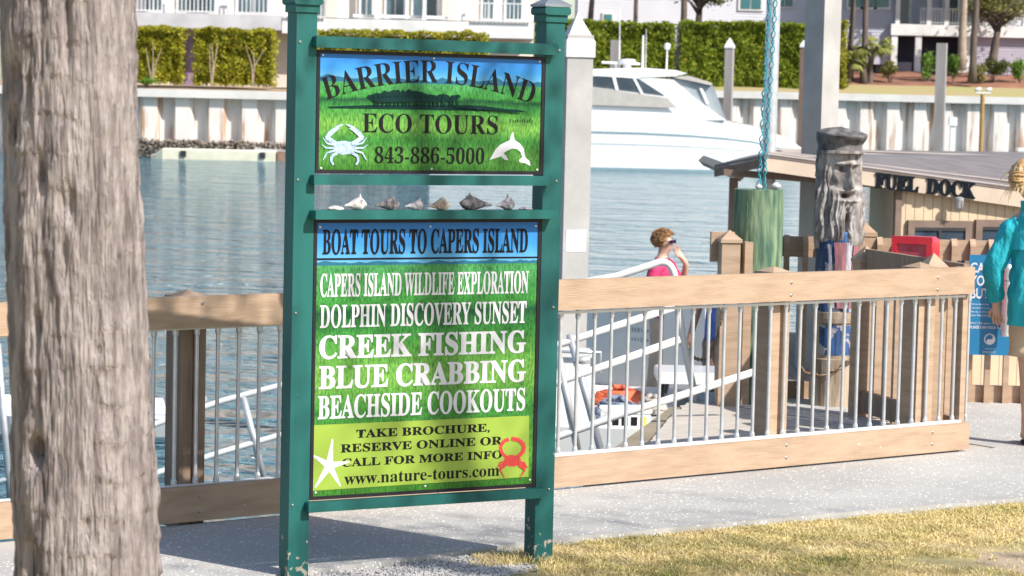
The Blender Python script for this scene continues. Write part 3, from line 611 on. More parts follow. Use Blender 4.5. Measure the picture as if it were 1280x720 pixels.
def headr(f, z):                # f degrees from the face's middle
    a = abs(f); r = .128
    hair = 1/(1+math.exp(-(a-60)/3)); beard = (1/(1+math.exp((z-1.462+.075*(1-min(a, 50)/50))/.010)))*(1/(1+math.exp((a-92)/6)))
    face = (1-hair)*(1-beard)
    r -= .008*face*(1-.5*g_(a, 12))
    r += .020*hair
    r += face*(.024*g_(z-1.622, .014)*(.5+.5*g_(a-22, 16)) - .050*g_(a-22, 11)*g_(z-1.588, .020) + .016*g_(a-22, 6)*g_(z-1.584, .009) + .026*g_(a-38, 12)*g_(z-1.525, .034))
    nz = 0
    if 1.455 < z < 1.63: nz = (.016 + .060*(1.63-z)/.17)*min(1, (z-1.455)/.010)
    r += nz*g_(f, 7.5+6*max(0, (1.54-z)/.09)*.8)
    r += .024*g_(z-1.445, .010)*g_(a-8, 26)*(1-hair)
    r += .030*beard*(1 - .35*g_(z-1.02, .06))
    r -= .040*beard*g_(f+6, 6)*(1/(1+math.exp((z-1.33)/.02)))
    r -= .024*beard*g_(f+60, 6) + .022*beard*g_(f-64, 6)
    wv = 1.9*sin(z*27+f*.035) + 2.4*noise.noise((f*.035, z*7, 1))
    st = sin(radians(f)*30 + wv)*.6 + .6*sin(radians(f)*52 + wv*2.2 + 2*noise.noise((f*.1, z*14, 6)))
    r += (.0125*hair + .0115*beard)*st*(.6+.8*abs(noise.noise((f*.08, z*9, 2)))) + .003*noise.noise((f*.12, z*30, 4))
    r -= .095*min(1, 1.5*g_(z-1.408, .019)**2)*g_(f, 18)**.6
    r += .030*g_(z-1.378, .011)*g_(f, 19)
    lobe = 1.0 + .05*(f < -6)
    if z < lobe+.12: r *= 1 - .55*((lobe+.12-z)/.12)**2*(1 if a < 85 else .1) if z > lobe else .45
    return r
rows = []; N_ = 180
for i in range(150):
    z = 1.0 + i/149*.71; row = []
    for k in range(N_):
        f = -180 + 360*k/N_; r = headr(f, z); A_ = radians(f) - pi/2; row.append(Vector((r*cos(A_), r*sin(A_), z+.03)))
    rows.append(row)
MB().grid(rows, closed=True, capends=True).build('head', 'carved_wood', sailor, local=True, smooth=True)
rows = []
for i in range(24):             # slouched cap: narrow band, crown flopping over towards the face
    t_ = i/23; z = 1.70 + (.05*t_/.25 if t_ < .25 else .05 + .105*(t_-.25)/.75); R_ = .148 + .004*t_ if t_ < .25 else .150 + .020*sin(pi*(t_-.25)/.75*.8) if t_ < .8 else .165*math.sqrt(max(.01, 1-((t_-.8)/.205)**2)); row = []
    for k in range(64):
        a = 2*pi*k/64; fr = max(0, cos(a+pi/2)); q = max(0, t_-.25)
        row.append(Vector((R_*cos(a)*(1-.05*q), R_*sin(a)*(1+.12*q) - .045*q, z + .03 - .035*fr*q + .018*q*max(0, -cos(a+pi/2)) + .004*noise.noise((cos(a)*3, sin(a)*3, t_*4)) + (.003*sin(a*11) if .3 < t_ < .8 else 0))))
    rows.append(row)
MB().grid(rows, closed=True, capends=True).build('cap', 'carved_wood_dark', sailor, local=True, smooth=True)
b = MB(); rows = []
for r0, r1, z in ((.13, .13, 1.712), (.152, .172, 1.708), (.154, .174, 1.692), (.13, .13, 1.684)):
    rows.append([Vector(((r0 + (r1-r0)*max(0, -sin(a)))*cos(a), (r0 + (r1-r0)*max(0, -sin(a)))*sin(a), z+.03)) for a in [2*pi*k/48 for k in range(48)]])
b.grid(rows, closed=True).build('cap_visor', 'carved_wood', sailor, local=True)
rows = []
for i in range(30):
    z = .62 + i/29*.55; rows.append([Vector(((.138 + .006*sin(5*a+z*3) + .006*noise.noise((cos(a)*3, sin(a)*3, z*2)))*cos(a), (.138 + .006*sin(5*a+z*3) + .006*noise.noise((cos(a)*3, sin(a)*3, z*2)))*sin(a), z+.03)) for a in [2*pi*k/60 for k in range(60)]])
MB().grid(rows, closed=True, capends=True).build('coat', 'coat_blue', sailor, local=True, smooth=True)
def patch(f0, f1, f0b, f1b, z0, z1, r, m, name):
    rows = []
    for i in range(9):
        t_ = i/8; z = z0+(z1-z0)*t_; a0 = f0b+(f0-f0b)*t_; a1 = f1b+(f1-f1b)*t_
        rows.append([Vector((r*cos(radians(a0+(a1-a0)*k/8)-pi/2), r*sin(radians(a0+(a1-a0)*k/8)-pi/2), z+.03)) for k in range(9)])
    fr = [v for v in rows]; b = MB().grid(fr); b.grid([[Vector((v.x*.93, v.y*.93, v.z)) for v in r_][::-1] for r_ in fr]); b.build(name, m, sailor, local=True)
patch(-38, -6, -26, -10, .66, 1.10, .149, 'scarf_red', 'red_scarf'); patch(-5, 14, -9, 2, .66, 1.10, .150, 'worn_white', 'white_lapel'); patch(-54, -46, -40, -32, .66, 1.08, .148, 'worn_white', 'white_lapel')
patch(18, 60, 6, 56, .66, 1.08, .149, 'scarf_red', 'red_scarf')
b = MB(); b.lathe((0, 0, 0), [(.155, 0), (.150, .30), (.152, .345), (.137, .35), (.137, .585), (.15, .59), (.155, .62), (.155, .66), (.13, .665)], 36); b.build('stump', 'stump_wood', sailor, local=True)
patch(-75, 60, -75, 60, .345, .545, .1405, 'coat_blue', 'painted_band')
chain('chain', [(SX-.24, SY-.05, .25), (SX-.1, SY-.165, .21), (SX+.11, SY-.155, .33), (SX+.2, SY, .42)], 'rusty chain looped around the stump of the carved sailor', .011, .045)
# ------------------------------------------------------------------ red cabinet and blue notice
mat('red_plastic', (.62, .025, .05), (.55, .02, .04), rough=.3, bump=.03, coat=.3)
mat('pink_window', (.50, .10, .14), (.36, .05, .08), rough=.15, scale=14, bump=.05)
rcx = at(1149, 300, 17.15).x; cab = empty('extinguisher_cabinet', (rcx, 17.25, .45), 'glossy red plastic extinguisher cabinet fixed to the picket railing', 'cabinet', rz=radians(-24))
b = MB(); b.box((0, .0, .36), (.27, .20, .66), ch=.03); b.build('case', 'red_plastic', cab, local=True)
b = MB()
for c, s in (((0, -.112, .67), (.28, .03, .05)), ((0, -.112, .05), (.28, .03, .05)), ((-.12, -.112, .36), (.04, .03, .57)), ((.12, -.112, .36), (.04, .03, .57))): b.box(c, s, ch=.006)
b.build('door_frame', 'red_plastic', cab, local=True); MB().box((0, -.106, .36), (.198, .01, .568)).build('window', 'pink_window', cab, local=True)
MB().box((0, .02, -.2), (.05, .05, .42)).build('mount', 'red_plastic', cab, local=True)
mat('sign_blue', (.012, .18, .36), (.010, .15, .32), rough=.4, bump=0, scale=3)
mat('sign_pale', (.70, .78, .82), rough=.4, bump=0)
mat('steel_tube', (.72, .74, .77), (.6, .62, .65), rough=.3, metal=.7, scale=12, bump=.03)
Yn = 17.36; nx0 = at(1210, 380, Yn).x; nx1 = at(1271, 380, Yn).x; nz1 = at(1240, 319, Yn).z; nz0 = at(1240, 444, Yn).z
bn = empty('litter_notice', ((nx0+nx1)/2, Yn, nz0), 'blue cigarette litter notice with white capitals on the picket railing', 'sign')
MB().box(((nx0+nx1)/2, Yn+.008, (nz0+nz1)/2), (nx1-nx0, .014, nz1-nz0)).build('board', 'sign_blue', bn)
def nl(s, xl, xr, yt, yb_, m='letter_white', off=.0):
    y = (yt+yb_)/2; L0 = WM[bn.name].translation
    lettering('lettering', s, at(xl, y, Yn).x-L0.x, at(xr, y, Yn).x-L0.x, at(xl, yb_, Yn).z-L0.z, at(xl, yt, Yn).z-L0.z, -.0015, m, bn, off, sf=False)
nl('CAN', 1213, 1240, 328, 341, off=.02); nl('YOUR', 1213, 1247, 344, 357, off=.02); nl('BUTTS', 1213, 1250, 360, 373, off=.02)
for i, y in enumerate((379, 383.5, 388, 392.5)): nl(('Did you know that', 'cigarette butts are', 'the no. 1 item of', 'litter found here.')[i], 1214, 1236, y, y+2.6, 'sign_pale')
nl("Don't be part of the problem", 1212, 1268, 402, 405.5, 'letter_white'); nl('PLEASE CAN YOUR BUTTS HERE.', 1212, 1268, 407, 410.5, 'letter_white', .02)
lc = at(1237, 424, Yn); b = MB(); b.lathe((lc.x, Yn-.001, lc.z), [(.038, 0), (.038, .002)], 28, Matrix.Rotation(pi/2, 3, 'X')); b.build('round_emblem', 'letter_white', bn)
b = MB(); cs = []
def yy(cx, cz, r, a0, a1, n=14): return [(lc.x+cx+r*cos(radians(a0+(a1-a0)*k/n)), Yn-.0036, lc.z+cz+r*sin(radians(a0+(a1-a0)*k/n))) for k in range(n+1)]
b.poly(yy(0, 0, .031, 250, 70, 18) + yy(.005, .0145, .0155, 70, -100)[1:] + yy(-.005, -.0145, .0155, 80, 250)[1:-1]); b.build('emblem_swirl', 'sign_blue', bn)
nl('recycled', 1231, 1243, 435, 437, 'sign_pale'); nl('SPONSORED BY', 1228, 1245, 439, 441, 'letter_white')
tx = at(1259.5, 370, Yn-.09); bt = empty('butt_bin', (tx.x, Yn-.08, at(1259, 419, Yn).z), 'shiny steel tube ashtray mounted on the blue litter notice', 'ashtray')
za, zb_ = at(1259, 419, Yn).z, at(1259, 330, Yn).z
MB().lathe((tx.x, Yn-.08, za), [(.034, 0), (.038, .005), (.038, zb_-za-.11)], 20).build('tube', 'steel_tube', bt)
MB().lathe((tx.x, Yn-.08, za), [(.041, zb_-za-.105), (.041, zb_-za-.02), (.03, zb_-za), (.01, zb_-za+.006)], 20).build('cap', 'steel_tube', bt)
MB().box((tx.x, Yn-.03, (za+zb_)/2), (.03, .05, .3)).build('bracket', 'aluminium', bt)
# ------------------------------------------------------------------ gangways
def gangway(name, label, Yg, rails, posts, far=(), farp=(), deck=None, width=.95):
    g0 = at(*rails[0][0], Yg); o = empty(name, (g0.x, Yg, -.4), label, 'gangway')
    for i, r_ in enumerate(rails):
        Yr = Yg + (width if i in far else 0); MB().tube([at(x, y, Yr) for x, y in r_], .024*Yr/Yg, 10).build('handrail', 'white_enamel', o, smooth=True)
    for i, p_ in enumerate(posts):
        Yr = Yg + (width if i in farp else 0); MB().tube([at(x, y, Yr) for x, y in p_], .026, 10).build('upright', 'aluminium', o, smooth=True)
    if deck:
        a, c = at(*deck[0], Yg), at(*deck[1], Yg); b = MB(); b.prism([a, c, c + Vector((0, width, 0)), a + Vector((0, width, 0))], (0, 0, -.08)); b.build('walkway_plate', 'aluminium', o)
    return o
def curve(a, b_, c, n=8): return [((1-t_)**2*a[0]+2*t_*(1-t_)*b_[0]+t_*t_*c[0], (1-t_)**2*a[1]+2*t_*(1-t_)*b_[1]+t_*t_*c[1]) for t_ in [k/n for k in range(n+1)]]
gangway('gangway', 'sloping aluminium gangway with hooked white handrails beyond the railing', 16.2,
        [[(600, 384.5), (700, 358), (772, 345), (815, 331)] + curve((822, 328.5), (838, 324), (843, 344)) + [(853, 420), (872, 512)],
         [(600, 466), (697, 431), (846, 383)], [(600, 510), (697, 478), (850, 424)], [(600, 577), (697, 546), (780, 517), (961, 459)]],
        [[(697, 440), (722, 562)], [(712, 418), (757, 585)], [(716, 452), (738, 449)]], far=(0, 1), farp=(1,), deck=((600, 668), (835, 572)))
gangway('gangway', 'aluminium gangway with two white side rails between the palm trunk and the sign', 19.5,
        [[(-60, 622), (60, 582), (200, 528), (278, 501), (350, 482), (420, 462)], [(-60, 690), (60, 640), (200, 590), (278, 565), (350, 544), (420, 527)]],
        [[(304, 496), (331, 602)], [(60, 583), (85, 690)], [(-3, 430), (14, 640)]], deck=((-60, 800), (420, 640)))
# ------------------------------------------------------------------ floating dock and what stands on it
DZ = -1.02
mat('dock_boards', (.46, .40, .33), (.34, .29, .24), rough=.85, scale=4, stretch=(7, 1, 1), bump=.4, bscale=14)
fd = empty('floating_dock', (6, 28, -1.3), 'weathered grey board floating dock below the boardwalk', 'dock')
b = MB(); x = .55
while x < 14: b.box((x+.068, 28.7, DZ-.02), (.13, 10.6, .04 + random.uniform(-.004, .004))); x += .137
b.build('deck_boards', 'dock_boards', fd); MB().box((7.25, 28.7, DZ-.22), (13.4, 10.5, .35)).build('float', 'concrete', fd)
mat('boat_white', (.80, .80, .78), (.76, .76, .74), rough=.22, bump=.02, scale=2, coat=.3)
mat('dark_rubber', (.025, .025, .03), rough=.6)
# ---- skiff beside the gangway
sk = empty('work_skiff', (.2, 21, -1.4), 'white open work skiff with a square console lying beyond the gangway', 'boat')
rows = []
for i, (x, hb) in enumerate(((1.55, 1.3), (1.4, 1.42), (.9, 1.5), (.2, 1.45), (-.5, 1.1), (-1.1, .5), (-1.35, .05))):
    up_ = .06*max(0, i-3); rows.append([Vector((x, 21 + s*hb*k, z)) for s, k, z in ((-1, .72, -1.55), (-1, .94, -1.2), (-1, 1, -.50+up_), (-1, .93, -.49+up_), (-1, .92, -.60+up_), (1, .92, -.60+up_), (1, .93, -.49+up_), (1, 1, -.50+up_), (1, .94, -1.2), (1, .72, -1.55))])
MB().grid(rows, closed=True, capends=True).build('hull', 'boat_white', sk)
c0 = at(716, 520, 19.9); b = MB(); b.box((c0.x-.02, 20.05, -.28), (.36, .5, .64), ch=.03); b.build('console', 'boat_white', sk)
b = MB(); b.tube([(c0.x-.2, 19.78, -.1), (c0.x-.2, 19.75, .06), (c0.x+.2, 19.75, .06), (c0.x+.2, 19.78, -.1)], .014, 8); b.build('grab_rail', 'aluminium', sk, smooth=True)
mat('life_orange', (.78, .18, .07), (.62, .12, .05), rough=.75, scale=10, bump=.5)
mat('net_grey', (.30, .34, .42), (.12, .15, .22), rough=.8, scale=14, bump=.6)
def heap(name, px, py, Y, sx, sy, sz, n, r, m, label, cat, zb=-.6):
    c = at(px, py, Y); b = MB(); rr = random.Random(int(px*7))
    for i in range(n):
        pts = []; a0 = rr.uniform(0, 6.28); q = rr.uniform(.25, 1); h = rr.random()
        for k in range(9):
            a = a0 + k*.55; pts.append((c.x + sx*q*cos(a)*(1-.3*h), Y + sy*q*sin(a)*(1-.3*h), zb + r + sz*h*(1.05-q*q*.6) + rr.uniform(-.01, .01)))
        b.tube(pts, r*rr.uniform(.75, 1.2), 6)
    return tag(rebase(b.build(name, m, smooth=True)), label, cat)
heap('rope_pile', 776, 489, 22.0, .28, .25, .12, 34, .022, 'life_orange', 'heap of orange rope lying in the white skiff', 'rope')
heap('net_pile', 772, 508, 20.8, .24, .3, .17, 40, .022, 'net_grey', 'tangled blue grey net bundle in the white skiff', 'net')
heap('net_pile', 815, 505, 21.3, .14, .2, .12, 20, .024, mat('sack_beige', (.50, .44, .38), (.36, .31, .28), rough=.85, bump=.5), 'crumpled beige sack beside the blue grey net', 'sack')
cl = at(782, 535, 19.95); co_ = empty('cooler', (cl.x, 20.0, -.598), 'small white cooler with dark and yellow stickers in the white skiff', 'cooler', rz=radians(12))
MB().box((0, 0, .085), (.34, .26, .17), ch=.015).build('body', 'boat_white', co_, local=True); MB().box((0, 0, .19), (.36, .28, .036), ch=.012).build('lid', 'boat_white', co_, local=True)
for i, m in enumerate(('letter_black', 'letter_black', 'letter_black', mat('sticker_yellow', (.75, .55, .06), rough=.5, bump=0))): MB().box((-.115+i*.075, -.1315, .095), (.052, .003, .10)).build('sticker', m, co_, local=True)
tag(rebase(heap('hose', 768, 470, 23.0, .35, .1, .02, 3, .02, mat('hose_green', (.04, .34, .22), rough=.4), '', '', -.55)), 'green hose lying across the far side of the white skiff', 'hose')
# ---- white boxes and table on the dock
bx = at(793, 430, 27.0); db = empty('dock_box', (bx.x, 27.2, DZ), 'large white fibreglass dock box behind the man in the red shirt', 'dock box', rz=radians(-42))
MB().box((0, 0, .46), (1.12, .34, .92), ch=.03).build('body', 'boat_white', db, local=True); MB().box((0, 0, .98), (1.2, .42, .11), ch=.035).build('lid', 'boat_white', db, local=True)
b = MB(); rr = random.Random(5)
for i in range(2):
    for k in range(6): b.box((.12+k*.042, -.1715, .62-i*.1), (.026*rr.uniform(.5, 1), .003, .05*rr.uniform(.5, 1)))
b.build('faded_marking', mat('faded_grey', (.38, .40, .46), rough=.6, bump=0), db, local=True)
fx = at(868, 425, 25.2); fz = empty('ice_freezer', (fx.x+.05, 25.3, DZ), 'pale upright ice box with faint green lines between the man and the gate post', 'freezer', rz=radians(-40))
MB().box((0, 0, .62), (.5, .5, 1.24), ch=.02).build('cabinet', 'boat_white', fz, local=True); b = MB()
for k in range(3):
    for j in range(4): b.box((-.2515, -.15+j*.09, .92-k*.11), (.003, .06*rr.uniform(.6, 1.2), .022))
b.build('faded_marking', mat('faded_green', (.22, .42, .40), rough=.6, bump=0), fz, local=True)
b = MB(); b.box((0, 0, .05), (.52, .52, .1)); b.build('plinth', 'dark_rubber', fz, local=True)
tb = at(856, 468, 21.9); ta = empty('work_table', (tb.x+.06, 21.9, DZ), 'small table with thick white top and bent black legs on the dock', 'table')
tz = at(856, 461, 21.9).z; MB().box((tb.x+.04, 21.9, tz-.05), (.58, .6, .10), ch=.015).build('table_top', 'boat_white', ta)
for s in (-1, 1):
    for d in (-.22, .22):
        X0 = tb.x+.04+s*.2; MB().tube([(X0, 21.9+d, tz-.1), (X0-.03, 21.9+d, tz-.25), (X0-.10, 21.9+d, (tz+DZ)/2-.1), (X0-.13, 21.9+d, DZ)], .018, 8).build('leg', 'dark_rubber', ta, smooth=True)
bg_ = at(862, 500, 21.2); b = MB(); rows = []
for i in range(12):
    t_ = i/11; r = .17*math.sin(pi*min(max(t_, .03), .97))**.5; rows.append([Vector((bg_.x + (t_-.5)*.42, 21.2 + r*cos(a), -.70 + r*.85*sin(a) + .012*noise.noise((cos(a)*4, t_*6, 1)))) for a in [2*pi*k/18 for k in range(18)]])
dz_ = min(v.z for r in rows for v in r) - DZ
tag(rebase(b.grid([[v - Vector((0, 0, dz_-.25)) for v in r] for r in rows], closed=True, capends=True).build('duffel_bag', mat('bag_blue', (.06, .11, .26), (.03, .05, .13), rough=.8, scale=12, bump=.5), smooth=True)), 'dark blue duffel bag beside the white topped table', 'bag')
o_ = bpy.data.objects['duffel_bag']; o_.location.z = DZ+.0
# ---- small boat left
lb = at(205, 520, 25.5); ob = empty('small_boat', (lb.x, 25.5, -1.45), 'small white boat with outboard motor seen between the palm trunk and the railing post', 'boat')
rows = []
for x, hb in ((.10, .75), (0, .8), (-1.5, .85), (-3, .6), (-4, .1)):
    rows.append([Vector((lb.x+.12+x, 25.5+s*hb*k, z)) for s, k, z in ((-1, .6, -1.6), (-1, .9, -1.36), (-1, 1, -1.17), (-1, .9, -1.15), (-1, .88, -1.25), (1, .88, -1.25), (1, .9, -1.15), (1, 1, -1.17), (1, .9, -1.36), (1, .6, -1.6))])
MB().grid(rows, closed=True, capends=True).build('hull', 'boat_white', ob)
b = MB(); rows = []
for t_, r in ((0, .08), (.2, .13), (.6, .15), (.9, .11), (1, .04)): rows.append([Vector((lb.x+.22 + r*1.5*cos(a), 25.4 + r*cos(a+pi/2), -1.19 + t_*.24)) for a in [2*pi*k/16 for k in range(16)]])
mot = b.grid(rows, closed=True, capends=True).build('outboard_motor', mat('motor_grey', (.50, .52, .55), (.42, .44, .47), rough=.3, coat=.3), ob, smooth=True)
b = MB(); b.box((lb.x+.26, 25.4, -1.36), (.12, .08, .4)); b.build('motor_leg', 'dark_rubber', mot)

# ------------------------------------------------------------------ people
def skinmat(n, c): return mat(n, c, tuple(k*.88 for k in c), rough=.5, scale=12, bump=.08)
skinmat('skin', (.60, .37, .27)); skinmat('skin_tan', (.40, .22, .15))
def body_pts(H, arms, legs, head, lean=0, w=1.0):
    """skeleton of a standing figure facing -Y; arms / legs are joint lists"""
    k = H/1.75; P = []; E = []
    def v(x, y, z, r, r2=None): P.append((x*k, y*k, z*k, r*k, (r2 or r)*k)); return len(P)-1
    pel = v(0, 0, .95, .155*w, .115*w); sp = v(0, -.01+lean*.3, 1.12, .135*w, .10*w); ch = v(0, 0+lean, 1.33, .155*w, .11*w); nk0 = v(0, .02+lean, 1.46, .075, .07)
    nk = v(0, .01+lean, 1.52, .052); jw = v(head[0], -.015+lean+head[1], 1.575, .064, .072); hd = v(head[0], .0+lean+head[1], 1.645, .082, .098); tp = v(head[0], .01+lean+head[1], 1.71, .06, .07)
    E += [(pel, sp), (sp, ch), (ch, nk0), (nk0, nk), (nk, jw), (jw, hd), (hd, tp)]
    ns = v(head[0], -.088+lean+head[1], 1.628, .016); n2 = v(head[0], -.112+lean+head[1], 1.612, .013); E += [(hd, ns), (ns, n2)]
    for a in arms:
        s = 1 if a[0][0] > 0 else -1; c = v(s*.10, .01+lean, 1.41, .07); E.append((ch, c)); pr = c
        for i, (x, y, z) in enumerate(a):
            q = v(x, y, z, (.058, .044, .031)[i] if i < 3 else .03); E.append((pr, q)); pr = q
        wv = Vector(a[2]); d = (wv-Vector(a[1])).normalized(); fw = Vector(a[3]) if len(a) > 3 else d
        pm = v(*(wv+fw*.055 if len(a) <= 3 else fw), .030, .020)
        if len(a) > 3: P.pop(); E = [e for e in E if max(e) < len(P)]; pm = len(P)-1; d = (Vector(a[3])-wv).normalized()
        E.append((pr, pm)) if pr != pm else None
        wv2 = Vector(P[pm][:3])/k; sd = d.cross(Vector((s*.3, 1, .1))).normalized(); nrm = sd.cross(d)
        for j in range(4):
            ln = (.07, .08, .075, .058)[j]; o_ = sd*(.026-.0175*j); f0 = v(*(wv2+d*.028+o_), .0095); f1 = v(*(wv2+d*(.028+ln*.5)+o_*1.1-nrm*.008*s), .0088); f2 = v(*(wv2+d*(.028+ln*.95)+o_*1.1-nrm*.03*s), .0075)
            E += [(pm, f0), (f0, f1), (f1, f2)]
        t0 = v(*(wv2-d*.02+sd*.032), .011); t1 = v(*(wv2+d*.02+sd*.052-nrm*.01*s), .010); t2 = v(*(wv2+d*.048+sd*.052-nrm*.02*s), .008); E += [(pm, t0), (t0, t1), (t1, t2)]
    for l in legs:
        s = 1 if l[0][0] > 0 else -1; hp = v(l[0][0], l[0][1], .88, .098); kn = v(*l[1], .060); an = v(*l[2], .042); hl = v(l[2][0], l[2][1]+.03, .035, .036); to = v(l[2][0]+s*.02, l[2][1]-.15, .03, .04, .028)
        E += [(pel, hp), (hp, kn), (kn, an), (an, hl), (an, to)]
    return P, E
def garment(chains, k): 
    P = []; E = []
    for chn in chains:
        pr = None
        for p in chn:
            if isinstance(p, int): q = p
            else: P.append(tuple(c*k for c in p)); q = len(P)-1
            if pr is not None: E.append((pr, q))
            pr = q
    return P, E
def person(loc, rz, H, arms, legs, head, label, skin_m, lean=0, group=None, w=1.0):
    P, E = body_pts(H, arms, legs, head, lean, w); vs, fs = skin(P, E); o = MB().add(vs, fs).build('person', skin_m, smooth=True)
    o.location = loc; o.rotation_euler = (0, 0, rz); WM[o.name] = Matrix.Translation(Vector(loc)) @ Matrix.Rotation(rz, 4, 'Z'); tag(o, label, 'person', group); return o
def cloth_skin(name, chains, k, m, parent):
    P, E = garment(chains, k); vs, fs = skin(P, E)
    vs = [v + Vector((0, 0, 0)) + v.normalized()*.004*noise.noise((v.x*14, v.y*14, v.z*9)) for v in vs]
    return MB().add(vs, fs).build(name, m, parent, local=True, smooth=True)
def cloth(name, torso, limbs, k, m, parent, wr=.006):
    """garment: a stack of ellipses for the trunk, tapering tubes for sleeves or legs"""
    b = MB(); n = 40; rows = []; T = []
    for (x0, y0, z0, a0, b0), (x1, y1, z1, a1, b1) in zip(torso, torso[1:]):
        for q in range(6): t_ = q/6; T.append([u+(v-u)*t_ for u, v in zip((x0, y0, z0, a0, b0), (x1, y1, z1, a1, b1))])
    T.append(torso[-1])
    for x, y, z, a, c in T:
        row = []
        for j in range(n):
            t_ = 2*pi*j/n; w_ = 1 + wr/a*(noise.noise((cos(t_)*3, sin(t_)*3, z*11)) + .6*noise.noise((cos(t_)*7, sin(t_)*7, z*5+4)))*1.5; sx = abs(cos(t_))**.85*(1 if cos(t_) > 0 else -1)
            row.append(Vector((x + a*sx*w_, y + c*sin(t_)*w_, z))*k)
        rows.append(row)
    b.grid(rows, closed=True, capends=True)
    for L_ in limbs:
        pts = []; rs = []
        for (x0, y0, z0, r0), (x1, y1, z1, r1) in zip(L_, L_[1:]):
            for q in range(7): t_ = q/7; pts.append(Vector((x0+(x1-x0)*t_, y0+(y1-y0)*t_, z0+(z1-z0)*t_))*k); rs.append((r0+(r1-r0)*t_)*k*(1+.10*noise.noise((x0*9, len(pts)*.7, z0))))
        pts.append(Vector(L_[-1][:3])*k); rs.append(L_[-1][3]*k)
        o_ = len(b.v); b.tube(pts, rs, 18)
        for i in range(o_, len(b.v)): v = Vector(b.v[i]); v += Vector((noise.noise(v*16), noise.noise(v*16+Vector((5, 0, 0))), 0))*wr; b.v[i] = tuple(v)
    return b.build(name, m, parent, local=True, smooth=True)
def hairblob(name, c, rx, ry, rz_, m, parent, curl=.012, zcut=-1, face=None):
    rows = []; n = 36
    for i in range(25):
        th = pi*i/24; row = []
        for j in range(n):
            a = 2*pi*j/n; d = Vector((sin(th)*cos(a), sin(th)*sin(a), cos(th)))
            q = 1 + curl/rx*1.6*noise.noise(d*4.5) + curl/rx*noise.noise(d*11)
            if d.y < -.35 and d.z < .45: q *= .62                      # leave the face free
            if d.z < zcut: d.z = zcut
            row.append(Vector((c[0]+d.x*rx*q, c[1]+d.y*ry*q, c[2]+d.z*rz_*q)))
        rows.append(row)
    return MB().grid(rows, closed=True).build(name, m, parent, local=True, smooth=True)
mat('shirt_red', (.58, .03, .13), (.46, .02, .10), rough=.75, scale=8, bump=.3, bscale=20)
mat('khaki', (.58, .46, .36), (.48, .38, .30), rough=.85, scale=8, bump=.3, bscale=24)
mat('ginger_hair', (.48, .25, .10), (.14, .065, .025), rough=.75, scale=60, bump=1, bscale=70, bdist=.03)
mat('shades', (.03, .015, .06), rough=.1, bump=0)
m0 = at(825, 400, 26.0); k = 1.72/1.75
man = person((m0.x+.02, 26.0, DZ), radians(66), 1.72, [[(.19, .02, 1.40), (.26, -.12, 1.16), (.08, -.22, 1.42), (.04, -.155, 1.52)], [(-.19, .02, 1.40), (-.26, .05, 1.14), (-.16, -.16, 1.05)]],
             [[(.09, 0), (.10, -.02, .50), (.11, .03, .09)], [(-.09, 0), (-.10, .0, .50), (-.11, .05, .09)]], (0, 0), 'man in a red shirt and khaki trousers with sunglasses, hand to his mouth', 'skin')
cloth('shirt', [(0, 0, .86, .175, .125), (0, 0, 1.0, .172, .122), (0, -.005, 1.18, .170, .122), (0, 0, 1.33, .185, .125), (0, .012, 1.42, .150, .095), (0, .02, 1.48, .062, .062)], [[(.12, .01, 1.38, .085), (.19, .0, 1.36, .075), (.238, -.07, 1.23, .066)], [(-.12, .01, 1.38, .085), (-.19, .02, 1.36, .075), (-.235, .04, 1.22, .066)]], k, 'shirt_red', man)
cloth('trousers', [(0, 0, .80, .178, .115), (0, 0, .92, .168, .118), (0, 0, 1.02, .155, .108)], [[(.09, 0, .86, .102), (.10, -.01, .50, .082), (.11, .03, .08, .070)], [(-.09, 0, .86, .102), (-.10, 0, .50, .082), (-.11, .05, .08, .070)]], k, 'khaki', man)
hairblob('hair', (0, .015*k, 1.665*k), .105, .125, .105, 'ginger_hair', man, .009, -.75)
b = MB(); b.box((0, -.098*k, 1.645*k), (.14, .018, .036), ch=.006)
for s in (-1, 1): b.tube([(s*.07, -.095*k, 1.65*k), (s*.088, -.03, 1.652*k), (s*.09, .03, 1.645*k)], .004, 6)
b.build('sunglasses', 'shades', man, local=True)
b = MB(); rr = random.Random(23)
for i in range(170):                    # loose curls
    th = rr.uniform(0, 1.9); a = rr.uniform(0, 6.28); d = Vector((sin(th)*cos(a), sin(th)*sin(a), cos(th)))
    if d.y < -.45 and d.z < .55: continue
    c_ = Vector((d.x*.098, .012+d.y*.118, 1.665*.983+d.z*.103)); e1 = d.cross(Vector((rr.random(), rr.random(), rr.random()))).normalized(); e2 = (d.cross(e1) + d*.5).normalized(); R_ = rr.uniform(.012, .022)
    b.tube([c_ + e1*R_*cos(q*.8) + e2*R_*sin(q*.8) + d*.002*q for q in range(8)], [.002]+[.0042]*6+[.0015], 5)
b.build('hair_curls', 'ginger_hair', man, local=True, smooth=True)
mat('shirt_blue', (.07, .14, .42), (.05, .10, .32), rough=.8, bump=.3, bscale=20); mat('shorts_brown', (.30, .17, .12), (.22, .12, .09), rough=.8, bump=.3)
m1 = at(900, 400, 23.4)
man2 = person((m1.x+.03, 23.4, DZ), radians(-30), 1.74, [[(.19, .02, 1.40), (.25, .03, 1.12), (.25, -.08, .88)], [(-.19, .02, 1.40), (-.27, .02, 1.14), (-.30, -.06, .90)]],
              [[(.09, 0), (.10, -.02, .50), (.11, .03, .09)], [(-.09, 0), (-.10, .0, .50), (-.11, .05, .09)]], (0, 0), 'person in a blue shirt mostly hidden behind the capped gate post', 'skin_tan')
k = 1.74/1.75
